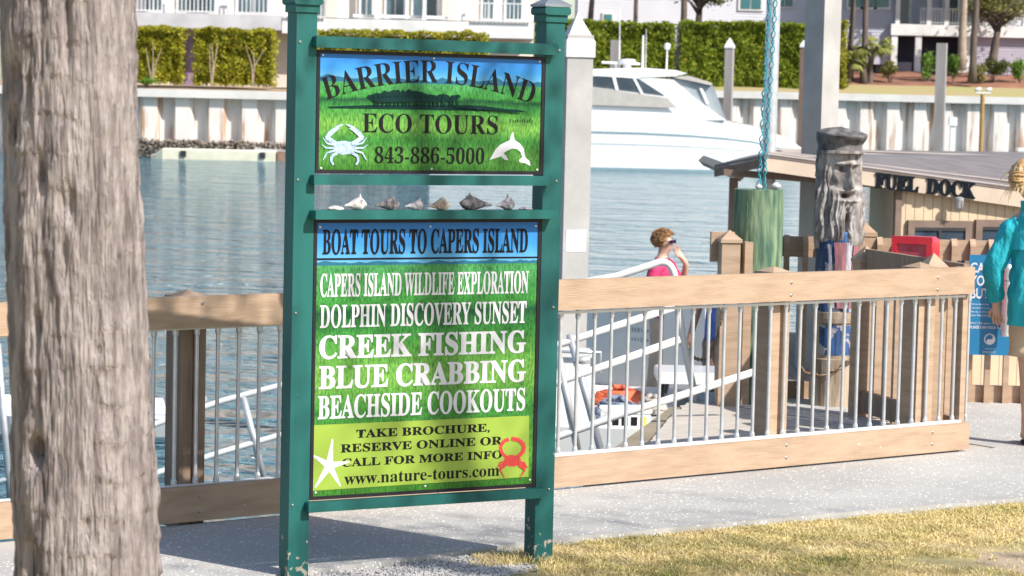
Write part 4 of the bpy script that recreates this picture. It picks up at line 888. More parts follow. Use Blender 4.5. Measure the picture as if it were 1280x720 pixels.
cloth('shirt', [(0, 0, .86, .178, .13), (0, -.005, 1.18, .170, .122), (0, 0, 1.33, .185, .125), (0, .012, 1.42, .150, .095), (0, .02, 1.48, .062, .062)], [[(.12, .01, 1.38, .085), (.19, .02, 1.36, .075), (.23, .03, 1.22, .066)], [(-.12, .01, 1.38, .085), (-.19, .02, 1.36, .075), (-.245, .02, 1.22, .066)]], k, 'shirt_blue', man2)
cloth('shorts', [(0, 0, .80, .178, .115), (0, 0, 1.0, .155, .108)], [[(.09, 0, .86, .105), (.10, -.01, .52, .095)], [(-.09, 0, .86, .105), (-.10, 0, .52, .095)]], k, 'shorts_brown', man2)
hairblob('hair', (0, .015*k, 1.665*k), .10, .118, .10, mat('dark_hair', (.06, .04, .03), rough=.6, bump=.4), man2, .008, -.75)
# woman at the right edge, seen from behind
mat('shirt_teal', (.030, .46, .54), (.018, .36, .44), rough=.75, spec=.25, scale=5, bump=.9, bscale=13, bdist=.03, stretch=(1.4, 1.4, .8))
mat('khaki_shorts', (.55, .42, .29), (.46, .34, .23), rough=.85, bump=.3, bscale=24)
mat('blond_hair', (.66, .43, .20), (.36, .20, .08), rough=.5, scale=30, stretch=(3, 3, .6), bump=.6, bscale=70)
mat('pale_hair', (.80, .62, .36), rough=.5, bump=0)
W0 = onz(1287, 557, 0); k = 1.70/1.75
wom = person((W0.x, W0.y, 0.0), radians(168), 1.70, [[(.15, .02, 1.35), (.255, .03, 1.09), (.235, -.05, .865)], [(-.165, .02, 1.385), (-.21, .05, 1.10), (-.20, -.03, .86)]],
             [[(.06, 0), (.03, -.03, .50), (.01, -.05, .09)], [(-.085, 0), (-.09, .01, .50), (-.10, .05, .09)]], (.085, 0), 'blonde woman in loose teal shirt and khaki shorts at right edge, seen from behind', 'skin', w=.92)
cloth('shirt', [(0, .01, .745, .158, .140), (0, .005, .90, .160, .140), (0, 0, 1.10, .150, .126), (0, 0, 1.27, .166, .122), (0, .008, 1.36, .168, .118), (0, .016, 1.42, .135, .108), (0, .02, 1.46, .098, .088), (.045, .02, 1.51, .062, .062)], [[(.11, .01, 1.345, .080), (.165, .02, 1.32, .072), (.255, .03, 1.09, .064), (.245, -.03, .92, .054), (.24, -.04, .89, .046)], [(-.11, .01, 1.365, .078), (-.165, .02, 1.335, .070), (-.213, .05, 1.10, .066), (-.203, -.01, .92, .052), (-.202, -.02, .89, .044)]], k, 'shirt_teal', wom, .015)
# back yoke flap lying over the shirt's back
b = MB(); rows = []
for i in range(9):
    t_ = i/8; z = 1.385 - .165*t_; ax2 = .148 + .018*t_; by2 = .103 + .026*t_
    rows.append([Vector((ax2*cos(q)*1.03*k, (.006 + (by2+.014+.010*t_+.003*sin(q*9))*sin(q))*k, (z - .01*abs(cos(q)))*k)) for q in [radians(20+140*j/20) for j in range(21)]])
b.grid(rows); b.grid([[v - Vector((0, .004, 0)) for v in r][::-1] for r in rows]); b.build('back_yoke', 'shirt_teal', wom, local=True, smooth=True)
cloth('shorts', [(0, 0, .74, .150, .125), (0, 0, .92, .140, .12)], [[(.065, 0, .80, .088), (.06, -.02, .56, .092)], [(-.085, 0, .80, .092), (-.092, 0, .56, .096)]], k, 'khaki_shorts', wom)
hairblob('hair', (.085*k, .02*k, 1.655*k), .100, .118, .108, 'blond_hair', wom, .006, -.7)
b = MB(); rr = random.Random(11)
for i in range(64):          # the messy bun
    a0 = rr.uniform(0, 6.28); tl = rr.uniform(-.8, .8); R_ = rr.uniform(.028, .058); pts = []
    for q in range(12):
        a = a0 + q*.42; v = Vector((R_*cos(a), R_*sin(a)*cos(tl), R_*sin(a)*sin(tl)))
        pts.append(Vector((.125, .11, 1.65))*k + v)
    b.tube(pts, [.002]+[.0052]*10+[.002], 6)
b.build('hair_bun', 'blond_hair', wom, local=True, smooth=True)
b = MB()
for i in range(60):         # loose strands
    a = rr.uniform(-.6, 3.2); st = Vector((.085+.085*cos(a), .03+.10*sin(a), 1.66+rr.uniform(-.08, .06)))*k; d = Vector((cos(a)*rr.uniform(.2, 1.3), sin(a)*.6, rr.uniform(-1.4, -.2))); L_ = rr.uniform(.03, .085); pts = [st]
    for q in range(5): pts.append(pts[-1] + d*L_/5); d.z -= rr.uniform(.1, .6); d.x += rr.uniform(-.4, .4)
    b.tube(pts, [.0022, .002, .0018, .0015, .001, .0006], 4)
b.build('loose_strands', 'pale_hair', wom, local=True)
b = MB()
for (x, y) in ((.01, -.05), (-.10, .05)):
    z_ = [Vector((x + .052*cos(q)*(1 if sin(q) < 0 else .9), y - .06 + (.150 if sin(q) < 0 else .115)*sin(q), 0))*k for q in [2*pi*j/18 for j in range(18)]]
    b.prism([v + Vector((0, 0, .012)) for v in z_][::-1], (0, 0, -.020))
b.build('sandals', 'dark_rubber', wom, local=True)
# ------------------------------------------------------------------ fuel dock hut
mat('hut_siding', (.60, .47, .32), (.54, .42, .29), rough=.75, scale=4, bump=.1)
mat('hut_fascia', (.55, .44, .34), (.48, .38, .30), rough=.7, scale=4, bump=.1)
mat('hut_brown', (.20, .14, .11), (.16, .11, .085), rough=.7, bump=.1)
mat('metal_roof', (.235, .195, .18), (.175, .145, .135), rough=.5, scale=3, bump=.08)
mat('dark_glass', (.02, .03, .05), (.05, .08, .12), rough=.08, bump=0, scale=2)
hut = empty('fuel_dock_hut', (5.2, 28, DZ), 'tan fuel dock hut with brown metal roof and black letters on its fascia', 'building')
Rg0 = at(955, 193, 27.0); El = at(893, 206, 27.6); Er = at(1243, 231.5, 27.6); dE = (Er-Rg0); Er2 = Rg0 + dE*1.9
bk0 = at(975, 186, 34); bkl = at(930, 196, 34); dR = Vector((bk0.x-Rg0.x, 7, .06)); bkr = Er2 + Vector((dE.x*0+.3, 7, .16)); bkr.z = at(1330, 190.5, bkr.y).z
def slab(pts, th): return MB().prism([p for p in pts], (0, 0, -th))
slab([Rg0, Er2, bkr, bk0], .035).build('roof', 'metal_roof', hut); slab([El, Rg0 - Vector((0, 0, .002)), bk0 - Vector((0, 0, .002)), bkl], .035).build('roof', 'metal_roof', hut)
b = MB()
for t_ in [x/7 for x in range(1, 7)]: b.tube([Rg0.lerp(bk0, t_) + Vector((.02, 0, .008)), Er2.lerp(bkr, t_) + Vector((0, 0, .008))], .016, 6)
b.build('roof_seams', 'metal_roof', hut)
b = MB(); dn = Vector((0, 0, -1)); fo = Vector((-dE.y, dE.x, 0)).normalized()*-.04
FT = .172
b.prism([Rg0 + dn*.036, Er2 + dn*.036, Er2 + dn*(FT+.045), Rg0 + dn*FT], fo); b.build('fascia', 'hut_fascia', hut)
MB().prism([El + dn*.037, Rg0 + dn*.037, Rg0 + dn*FT*.8, El + dn*.13], Vector((0, -.04, 0))).build('fascia', 'hut_brown', hut)
MB().tube([Rg0 + Vector((0, -.05, .006)), Er2 + Vector((0, -.05, .006))], .018, 6).build('drip_edge', 'metal_roof', hut)
# letters on the fascia
dEn = dE.normalized(); O = Rg0 + fo*1.08; eh = Vector((dEn.x, dEn.y, 0)).normalized()
def fpt(x, y): P_ = on(x, y, O, eh); return P_
vs, fs = textmesh('FUEL  DOCK', .035, .03); ax, bx_ = min(v.x for v in vs), max(v.x for v in vs); ay, by = min(v.y for v in vs), max(v.y for v in vs)
q00, q10, q01, q11 = fpt(1093.5, 235.5), fpt(1218, 249.5), fpt(1094, 215.5), fpt(1219.5, 228)
b = MB(); out = []
for v in vs:
    s, t_ = (v.x-ax)/(bx_-ax), (v.y-ay)/(by-ay); p = q00.lerp(q10, s).lerp(q01.lerp(q11, s), t_); out.append(p + fo.normalized()*(.012 + v.z*.25))
b.add(out, fs).build('lettering', mat('navy_letters', (.006, .010, .016), rough=.7, spec=.1, bump=0), hut)
wl0 = fpt(1127, 240) - fo*3; wl1 = wl0 + eh*4.2; n_ = fo.normalized()
def zf(p): s = (p-Rg0).dot(eh)/Vector((dE.x, dE.y, 0)).length; return Rg0.z + dE.z*s - .05
w_ = MB(); L_ = 4.2; i = 0; s = 0
while s < L_:               # vertical grooved siding
    a = wl0 + eh*s; c = wl0 + eh*(s+.098); w_.prism([Vector((a.x, a.y, DZ)), Vector((c.x, c.y, DZ)), Vector((c.x, c.y, zf(c))), Vector((a.x, a.y, zf(a)))], -n_*.05); s += .104
a = wl0 - n_*.012; c = wl1 - n_*.012; w_.prism([Vector((a.x, a.y, DZ)), Vector((c.x, c.y, DZ)), Vector((c.x, c.y, zf(c)-.01)), Vector((a.x, a.y, zf(a)-.01))], -n_*.03)
w_.prism([Vector((wl0.x, wl0.y, DZ)), Vector((wl0.x, wl0.y, zf(wl0))), Vector((wl0.x+.4, wl0.y+5, zf(wl0))), Vector((wl0.x+.4, wl0.y+5, DZ))], eh*.05)
w_.build('wall', 'hut_siding', hut)
p = wl0 + n_*.02; MB().box((p.x, p.y, (DZ+zf(p))/2), (.07, .07, zf(p)-DZ), math.atan2(eh.y, eh.x)).build('corner_board', 'hut_brown', hut)
for x0, x1 in ((1139, 1219), (1224, 1290)):
    a, c = fpt(x0, 272), fpt(x1, 272 + (x1-x0)*.06); zt_ = min(a.z, c.z)
    mid = (a+c)/2; ln = (Vector((c.x-a.x, c.y-a.y, 0))).length; cz = zt_-.4; off = -fo.normalized()*.10
    fr = MB(); t_ = .075; R = math.atan2(eh.y, eh.x); ce = Vector((mid.x, mid.y, cz)) + off
    fr.box(ce + Vector((0, 0, .4-t_/2)), (ln, .06, t_), R); fr.box(ce - Vector((0, 0, .4-t_/2)), (ln, .06, t_), R)
    for s in (-1, 1): fr.box(ce + eh*s*(ln/2-t_/2), (t_, .06, .8-2*t_), R)
    f = fr.build('window', 'hut_brown', hut); MB().box(ce - n_*.005, (ln-2*t_-.002, .02, .8-2*t_-.002), R).build('pane', 'dark_glass', f)
    mu = MB(); mu.box(ce + n_*.012, (.03, .03, .8-2*t_-.004), R); mu.box(ce + n_*.012 + Vector((0, 0, .31)), (ln-2*t_-.004, .028, .035), R); mu.build('sash', 'dark_rubber', f)
# jelly jar lamp under the fascia, canopy post and flood lamp
lp_ = fpt(1198, 247); lm = MB(); lm.lathe((lp_.x, lp_.y-.05, lp_.z-.13), [(.02, 0), (.042, .02), (.046, .09), (.05, .10), (.05, .13), (.02, .14)], 14)
lmp = lm.build('bulkhead_lamp', mat('lamp_grey', (.45, .45, .46), (.3, .3, .31), rough=.4, bump=.1), hut, smooth=False); b = MB()
for k_ in range(6): a = k_*pi/3; b.tube([(lp_.x+.05*cos(a), lp_.y-.05+.05*sin(a), lp_.z-.03), (lp_.x+.05*cos(a), lp_.y-.05+.05*sin(a), lp_.z-.12), (lp_.x+.02*cos(a), lp_.y-.05+.02*sin(a), lp_.z-.14)], .004, 5)
b.build('lamp_cage', 'bolt_metal', lmp)
for px, YY in ((917, 27.9), (1300, 26.2)):
    p = at(px, 230, YY); MB().box((p.x, p.y, (DZ+1.2)/2), (.09, .09, 1.2-DZ)).build('canopy_post', 'hut_brown', hut)
a = at(925, 219, 28); c = fpt(1127, 245) - fo*6; MB().tube([a, Vector((a.x, 33.5, a.z+.03))], .07, 4).build('beam', 'hut_fascia', hut)
p = Rg0 + dn*.24; MB().prism([Vector((El.x+.08, p.y+.3, p.z)), Vector((wl0.x, p.y+.3, p.z-.11)), Vector((wl0.x, p.y+.3, p.z-.03)), Vector((El.x+.08, p.y+.3, p.z+.07))], (0, .06, 0)).build('beam', 'hut_brown', hut)
# pilings and pole near the hut
mat('post_concrete', (.47, .45, .425), (.38, .365, .345), rough=.85, scale=3, bump=.2, bscale=30)
tp = at(1025, 150, 29.5); b = MB(); b.box((tp.x, 29.5, 2.2), (.29, .29, 7.4), radians(42), ch=.0); tag(rebase(b.build('dock_piling', 'post_concrete')), 'tall square grey concrete piling rising out of frame behind the carved sailor', 'piling')
pp = at(964, 100, 28.2); b = MB(); b.lathe((pp.x, 28.2, DZ), [(.078, 0), (.078, 6.2), (.05, 6.3)], 20); tag(rebase(b.build('pole', 'aluminium', smooth=False)), 'round silver metal pole beside the teal rope', 'pole')
cp = at(718, 200, 23.5); cc = empty('capped_piling', (cp.x, 23.5, -2), 'square concrete piling with white pointed cap and taped paper behind the sign', 'piling', rz=radians(14))
MB().box((0, 0, 2.3), (.245, .245, 4.6)).build('shaft', 'post_concrete', cc, local=True)
zt_ = at(718, 62, 23.5).z+2; b = MB(); b.box((0, 0, zt_), (.275, .275, .14)); b.add([(-.137, -.137, zt_+.07), (.137, -.137, zt_+.07), (.137, .137, zt_+.07), (-.137, .137, zt_+.07), (0, 0, zt_+.34)], [(0, 1, 4), (1, 2, 4), (2, 3, 4), (3, 0, 4)]); b.build('cap', mat('weathered_white', (.62, .62, .62), (.50, .50, .50), rough=.6, scale=4, bump=.1), cc, local=True)
zn = at(718, 300, 23.5).z+2; MB().box((.0, -.1245, zn), (.19, .004, .2)).build('paper_notice', 'letter_white', cc, local=True)
# ------------------------------------------------------------------ motor yacht
YC = 131.0
def X(px, Y=YC, y=150): return at(px, y, Y).x
def Zp(px, py, Y=YC): return at(px, py, Y).z
ya = empty('motor_yacht', (X(800), YC, WZ), 'white motor yacht with raked cabin windows moored along the far seawall', 'yacht')
mat('gelcoat', (.82, .82, .81), (.80, .80, .79), rough=.16, bump=0, coat=.4)
mat('canvas_grey', (.44, .41, .38), (.38, .36, .33), rough=.85, scale=2, bump=.3, bscale=3, bdist=.05)
mat('yacht_stripe', (.30, .42, .48), rough=.4, bump=0)
st = ((540, 139, 1.9), (640, 139, 2.05), (733, 141, 2.05), (800, 143, 2.0), (860, 147, 1.85), (905, 152, 1.55), (940, 158, 1.2), (968, 167, .8), (990, 177, .38), (1006, 187, .05))
rows = []; def_y = []
for px, py, hb in st:
    x = X(px); zs = Zp(px, py); row = []
    for s in (-1, 1):
        prof = [(hb*.30, -2.2), (hb*.97, WZ-.1), (hb*.985, WZ + (zs-WZ)*.40), (hb*.99, WZ+(zs-WZ)*.46), (hb*1.0, WZ+(zs-WZ)*.62), (hb*1.01, WZ+(zs-WZ)*.66), (hb, WZ+(zs-WZ)*.80), (hb*.9, zs), (0, zs+.12*hb/2)]
        if px > 950: prof = [(h_*(1 if z_ > WZ+.5 else .5), z_) for h_, z_ in prof]
        pr = [Vector((x - (.35 if z_ < WZ else 0)*(px > 900), YC + s*h_, z_)) for h_, z_ in prof]
        row += pr if s == -1 else pr[::-1][1:]
    rows.append(row)
MB().grid(rows, capends=True).build('hull', 'gelcoat', ya, smooth=False)
def band(name, f0, f1, m, out=.02):
    b = MB()
    for s in (-1, 1):
        rr_ = []
        for px, py, hb in st[:-1]:
            zs = Zp(px, py); rr_.append((X(px), YC + s*(hb*(.985+.02*(f0 > .6))+out), WZ+(zs-WZ)*f0, WZ+(zs-WZ)*f1))
        rows_ = [[Vector((a, y_, z0)), Vector((a, y_, z1)), Vector((a, y_-s*.05, z1)), Vector((a, y_-s*.05, z0))] for a, y_, z0, z1 in rr_]; b.grid(rows_, closed=True)
    return b.build(name, m, ya)
band('rub_stripe', .655, .685, 'yacht_stripe', .035); band('rub_stripe', .45, .462, 'yacht_stripe')
b = MB(); 
for s in (-1, 1):
    pr = [(X(px), YC + s*hb*.97, ) for px, py, hb in st[:-1]]
    b.grid([[Vector((a, y_-s*.02, WZ-.1)), Vector((a, y_+s*.025, WZ-.1)), Vector((a, y_+s*.045, WZ+.10)), Vector((a, y_-s*.02, WZ+.10))] for a, y_ in pr], closed=True)
b.build('boot_stripe', 'yacht_stripe', ya)
def cab(name, pts, w0, w1, zref, m, fl=0):
    """prism from the side profile, narrower at the top"""
    zs = [Zp(*p) for p in pts]; z0, z1 = min(zs), max(zs); b = MB(); A_, B2 = [], []
    for p, z_ in zip(pts, zs): w_ = w0 + (w1-w0)*(z_-z0)/(z1-z0); A_.append(Vector((X(*p[:1], YC, p[1]), YC-w_, z_))); B2.append(Vector((X(*p[:1], YC, p[1]), YC+w_, z_)))
    n = len(pts); b.add(A_+B2, [tuple(range(n)), tuple(range(2*n-1, n-1, -1))] + [(i, i+n, (i+1) % n+n, (i+1) % n) for i in range(n)]); return b.build(name, m, ya)
cab('cabin', [(560, 141), (600, 110), (690, 97), (735, 95), (792, 96), (840, 100), (868, 124), (905, 150), (850, 150)][::-1], 1.62, 1.3, 0, 'gelcoat')
cab('hardtop', [(660, 95.5), (690, 88), (800, 85), (842, 88), (857, 92), (842, 95.5), (800, 97), (735, 95.8)][::-1], 1.38, 1.25, 0, 'gelcoat')
def sidepanel(name, pts, yo, m, zslope=.0):
    for s in (1, -1):
        q = [Vector((X(px, YC, py), YC + s*(yo - (Zp(px, py)-1.8)*zslope), Zp(px, py))) for px, py in pts]; o = MB().prism(q, (0, s*.03, 0)).build(name, m, ya)
    return o
zl = .14
sidepanel('canvas_cover', [(640, 108), (735, 108.5), (832, 122.5), (844, 135), (735, 131), (640, 130)], 1.72, 'canvas_grey', zl)
wn = sidepanel('cabin_window', [(660, 97), (735, 94), (796, 98), (829, 119.5), (735, 107), (660, 106)], 1.53, mat('yacht_glass', (.08, .10, .11), (.04, .055, .065), rough=.1, bump=0, scale=1), zl)
sidepanel('window_frame', [(764, 96.2), (768, 96.4), (772, 113), (768, 112.5)], 1.57, 'gelcoat', zl); sidepanel('window_frame', [(789, 97.5), (792.5, 97.8), (803, 118), (799.5, 117.5)], 1.57, 'gelcoat', zl)
sidepanel('window_frame', [(735, 92.6), (797, 96.6), (798, 98.6), (735, 94.4)], 1.57, 'gelcoat', zl)
cab('cockpit_enclosure', [(836, 97), (886, 105), (890, 108), (904, 148), (870, 126)][::-1], 1.35, 1.05, 0, mat('clear_vinyl', (.33, .36, .38), (.24, .27, .29), rough=.12, bump=0, scale=1))
sidepanel('enclosure_seam', [(872, 110), (876, 111), (884, 130), (880, 129)], 1.36, 'gelcoat', zl); cab('enclosure_top', [(834, 96), (860, 95), (888, 104), (887, 107), (860, 101)][::-1], 1.4, 1.25, 0, 'canvas_grey')
b = MB(); p = at(784, 76, YC); b.lathe((p.x, YC, p.z-.55), [(.3, 0), (.22, .15), (.2, .35), (.42, .38), (.46, .5), (.4, .62), (.1, .66)], 16); b.build('radar', 'gelcoat', ya, smooth=False)
b = MB(); b.tube([at(752, 78, YC), at(800, 80, YC)], .07, 6); b.tube([at(770, 80, YC), at(770, 88, YC)], .06, 6); b.build('radar_arch', 'gelcoat', ya)
for x0, y0, x1, y1, r in ((774, 88, 775, 8, .03), (803, 86, 804, 44, .07), (807, 86, 808, 36, .02), (833, 88, 834, 60, .05)):
    MB().tube([at(x0, y0, YC+.3), at(x1, y1, YC+.3)], [r, r*.7], 8).build('antenna', 'gelcoat', ya)
p = at(834, 60, YC+.3); MB().lathe((p.x, p.y, p.z-.1), [(.1, 0), (.16, .12), (.16, .3), (.05, .36)], 12).build('deck_light', 'gelcoat', ya)
p0_, p1_ = at(930, 158, YC), at(985, 176, YC); 
# ------------------------------------------------------------------ far seawalls and banks
def wall_mat(name, base, z_dirt, z_top):
    m = mat(name, base, tuple(k_*.90 for k_ in base), rough=.8, scale=.6, bump=.2, bscale=6, bdist=.03); t = m.node_tree; N = t.nodes; L = t.links; bs = N['Principled BSDF']; last = bs.inputs['Base Color'].links[0].from_socket
    tc = N.new('ShaderNodeTexCoord'); sp = N.new('ShaderNodeSeparateXYZ'); L.new(tc.outputs['Object'], sp.inputs[0])
    n1 = N.new('ShaderNodeTexNoise'); n1.inputs['Scale'].default_value = 1.1; n1.inputs['Detail'].default_value = 6; mp = N.new('ShaderNodeMapping'); mp.inputs['Scale'].default_value = (2.2, 2.2, .28); L.new(tc.outputs['Object'], mp.inputs[0]); L.new(mp.outputs[0], n1.inputs['Vector'])
    r1 = N.new('ShaderNodeValToRGB'); r1.color_ramp.elements[0].position = .55; r1.color_ramp.elements[1].position = .68; L.new(n1.outputs[0], r1.inputs[0])
    mx = N.new('ShaderNodeMixRGB'); mx.inputs[2].default_value = (.42, .21, .09, 1); k_ = N.new('ShaderNodeMath'); k_.operation = 'MULTIPLY'; k_.inputs[1].default_value = .9; L.new(r1.outputs[0], k_.inputs[0]); L.new(k_.outputs[0], mx.inputs[0]); L.new(last, mx.inputs[1])
    # tidal stain with a ragged upper edge
    n2 = N.new('ShaderNodeTexNoise'); n2.inputs['Scale'].default_value = 2.0; n2.inputs['Detail'].default_value = 6; L.new(mp.outputs[0], n2.inputs['Vector'])
    a = N.new('ShaderNodeMath'); a.operation = 'MULTIPLY_ADD'; a.inputs[1].default_value = 1.5; L.new(n2.outputs[0], a.inputs[0]); L.new(sp.outputs['Z'], a.inputs[2])
    mr = N.new('ShaderNodeMapRange'); mr.inputs[1].default_value = z_dirt+.55; mr.inputs[2].default_value = z_dirt+1.25; mr.inputs[3].default_value = .8; mr.inputs[4].default_value = 0; L.new(a.outputs[0], mr.inputs[0])
    m2 = N.new('ShaderNodeMixRGB'); m2.inputs[2].default_value = (.33, .26, .18, 1); L.new(mr.outputs[0], m2.inputs[0]); L.new(mx.outputs[0], m2.inputs[1]); L.new(m2.outputs[0], bs.inputs['Base Color'])
wall_mat('sheetpile_left', (.74, .70, .66), .15, 2.2); wall_mat('sheetpile_right', (.74, .70, .66), .95, 3)
WL = [Vector((-75, 132, 0)), Vector((-1, 132, 0)), Vector((2.5, 165, 0)), Vector((110, 165, 0))]
def sheet(p, q, z0, z1, dep=.5, pit=1.72, th=.06):
    d = (q-p); L_ = d.length; d.normalize(); n = Vector((d.y, -d.x, 0)); pts = []; s = 0
    while s < L_-pit: 
        for f, o in ((0, 0), (.30, 0), (.42, dep), (.86, dep), (.98, 0)): pts.append(p + d*(s+f*pit) + n*(o-dep))
        s += pit
    return MB().grid([[Vector((v.x, v.y, z0)) for v in pts], [Vector((v.x, v.y, z1)) for v in pts], [Vector((v.x, v.y, z1)) - n*th for v in pts], [Vector((v.x, v.y, z0)) - n*th for v in pts]])
LT, RT = 2.12, 2.86
lw = empty('seawall', (-38, 132, -2), 'rust streaked white sheet pile seawall below the clipped hedges on the left', 'seawall')
sheet(WL[0], WL[1], -2.4, LT-.38).build('sheet_piles', 'sheetpile_left', lw); sheet(WL[1], WL[2], -2.4, LT-.38).build('sheet_piles', 'sheetpile_left', lw)
MB().box((-38, 132.1, LT-.2), (74, .9, .42)).build('concrete_cap', 'concrete_w' if 'concrete_w' in MATS else mat('concrete_w', (.66, .64, .61), (.58, .56, .53), rough=.8, scale=1, bump=.2), lw)
rw = empty('seawall', (56, 165, -2), 'white sheet pile seawall with rust marks and pale ledge behind the fuel dock hut', 'seawall')
sheet(WL[2], WL[3], -2.4, RT-.42).build('sheet_piles', 'sheetpile_right', rw); MB().box((56.3, 165.1, RT-.22), (107.6, .95, .46)).build('concrete_cap', 'concrete_w', rw)
MB().box((70, 163.6, -.46), (76, .9, .24)).build('ledge', 'white_enamel', rw)
MB().box((70, 163.7, -1.2), (76, .5, 1.2)).build('ledge_footing', mat('tide_brown', (.34, .25, .18), (.22, .17, .13), rough=.9, scale=3, bump=.4), rw)
mat('oyster', (.30, .25, .20), (.13, .11, .095), rough=.9, scale=3, bump=.5)
b = MB()
for i in range(3600):
    x = random.uniform(-26, -1); z = WZ + .92 - abs(random.gauss(0, .40)) + .12*noise.noise((x*.8, 0, 0)); r = random.uniform(.05, .13); c = Vector((x, 131.5-.05+random.uniform(-.1, .3), z)); v = [c + Vector((dx, dy, dz))*r*random.uniform(.6, 1.2) for dx, dy, dz in ((1, 0, 0), (0, 1, 0), (-1, 0, 0), (0, -1, 0), (0, 0, 1), (0, 0, -1))]
    b.add(v, [(0, 1, 4), (1, 2, 4), (2, 3, 4), (3, 0, 4), (1, 0, 5), (2, 1, 5), (3, 2, 5), (0, 3, 5)])
tag(b.build('oyster_crust', 'oyster'), 'dark oyster crust at the waterline of the left seawall', 'oysters', kind='stuff')
# banks
mat('bank_turf', (.34, .33, .12), (.40, .30, .16), rough=.95, scale=.25, bump=.3, bscale=4)
mat('mulch', (.34, .15, .09), (.20, .09, .06), rough=.95, scale=.9, bump=.6, bscale=5, bdist=.05)
mat('bank_soil', (.40, .28, .18), (.30, .22, .13), rough=.95, scale=.5, bump=.3, bscale=4)
b = MB(); b.grid([[Vector((-400, 132.3, LT-.05)), Vector((-400, 140, LT+.25)), Vector((-400, 1500, LT+.3))], [Vector((-1, 132.3, LT-.05)), Vector((-1, 140, LT+.25)), Vector((-1, 1500, LT+.3))]][::-1]); tag(b.build('bank', 'bank_soil'), kind='structure')
b = MB(); b.grid([[Vector((x, 165.3-(33 if x < 0 else 0), RT-.06)), Vector((x, 169.5, 3.5))] for x in (2.5, 420)][::-1]); tag(b.build('bank_lawn', 'bank_turf'), kind='structure')
b = MB(); b.grid([[Vector((x, 169.5, 3.5)), Vector((x, 171, 3.78+.08*sin(x))), Vector((x, 177, 4.45+.15*sin(x*1.7))), Vector((x, 181, 4.5)), Vector((x, 1500, 4.6))] for x in range(-1, 121, 2)][::-1]); tag(b.build('mulch_bank', 'mulch', smooth=True), kind='structure')
# floating jetty at the left wall
jt = empty('jetty_float', (X(268, 130), 130, WZ), 'long low pale float moored against the left seawall', 'float')
x0, x1 = X(190, 130), X(345, 130); rows = []
for i in range(21):
    t_ = i/20; x = x0+(x1-x0)*t_; e = min(1, .45+t_*6); zt_ = WZ + (.42+.12*(t_ > .06))*e; rows.append([Vector((x, 130-.6*e, WZ-.15)), Vector((x, 130-.62*e, zt_-.06)), Vector((x, 130-.55*e, zt_)), Vector((x, 130+.55*e, zt_)), Vector((x, 130+.62*e, zt_-.06)), Vector((x, 130+.6*e, WZ-.15))])
MB().grid(rows, closed=True, capends=True).build('hull', mat('cream_hull', (.72, .70, .56), (.64, .62, .48), rough=.6, scale=2, bump=.1), jt)
for px in (229, 328): p = at(px, 201, 129.3); MB().box((p.x, 129.33, WZ+.3), (.28, .06, .3)).build('fender', 'dark_rubber', jt)
dk2 = empty('small_jetty', (X(350, 131), 131, WZ), 'low brown wooden jetty with a pale gangplank beside the pale float', 'jetty')
p = at(360, 201, 130.8); MB().box((p.x+.6, 130.8, WZ+.25), (2.2, 1.4, .5)).build('deck', mat('brown_wood', (.26, .17, .13), (.18, .12, .09), rough=.8, bump=.2), dk2)
MB().prism([at(318, 185, 130.6), at(356, 188, 130.6), at(356, 191, 130.6), at(318, 188, 130.6)], (0, .8, 0)).build('gangplank', 'aluminium', dk2)
# far pilings
mat('piling_grey', (.40, .36, .34), (.30, .27, .25), rough=.9, scale=1, stretch=(2, 2, .3), bump=.3, bscale=4)
def fpile(px, yt, yb_, Y, r, label, cap=None, m='piling_grey', sq=True):
    p = at(px, 100, Y); zt_ = at(px, yt, Y).z; o = empty('mooring_piling', (p.x, Y, -2.5), label, 'piling', 'mooring pilings along the far wall')
    MB().lathe((p.x, Y, -2.5), [(r, 0), (r*.96, zt_+2.5-(.9*r*2 if cap else 0))], 4 if sq else 14, Matrix.Rotation(.5, 3, 'Z')).build('shaft', m, o)
    if cap: MB().lathe((p.x, Y, zt_-1.8*r), [(r*1.12, 0), (r*1.12, .1), (.02, 1.8*r)], 4 if sq else 14, Matrix.Rotation(.5, 3, 'Z')).build('cap', cap, o)
    return o
fpile(911, 47, 146, 136, .31, 'grey piling with white pointed cap standing against the hedge by the yacht bow', 'white_enamel')
fpile(768.5, 50, 86, 137, .33, 'short grey piling rising behind the radar of the yacht'); fpile(1176, 54, 186, 150, .42, 'tall bare grey brown piling standing before the right seawall')
fpile(1003, 50, 186, 150, .24, 'slim brown piling half hidden by the tall concrete piling', 'white_enamel', 'brown_wood')
o = fpile(1229, 118, 184, 158, .14, 'thin rusty pole with white bird perch at the right seawall', None, 'rust_pole' if 'rust_pole' in MATS else mat('rust_pole', (.42, .25, .08), (.34, .19, .06), rough=.8), False)
p = at(1229, 116, 158); b = MB(); b.tube([(p.x-.45, 158, p.z-.02), (p.x+.45, 158, p.z-.02)], .05, 6)
b.build('perch', 'white_enamel', o)
for i in (-1, 1):
    b = MB(); rows = []
    for t_, r in ((0, .02), (.15, .09), (.5, .13), (.8, .10), (1, .02)): rows.append([Vector((p.x + i*.32 + (t_-.5)*.42, 158 + r*cos(a), p.z + .14 + r*sin(a) + .12*t_)) for a in [k_*pi/5 for k_ in range(10)]])
    tag(rebase(b.grid(rows, closed=True, capends=True).build('gull', 'white_enamel', smooth=True)), 'white gull perched on the thin rusty pole', 'bird', 'gulls on the rusty pole')
p = at(1190.5, 170, 161); pd = empty('power_pedestal', (p.x, 161, -.6), 'small white dock pedestal beside the tall bare piling', 'pedestal'); MB().box((p.x, 161, .3), (.3, .3, 1.5)).build('stem', 'white_enamel', pd); MB().box((p.x, 161, 1.25), (.5, .45, .55), ch=.06).build('head', 'white_enamel', pd)
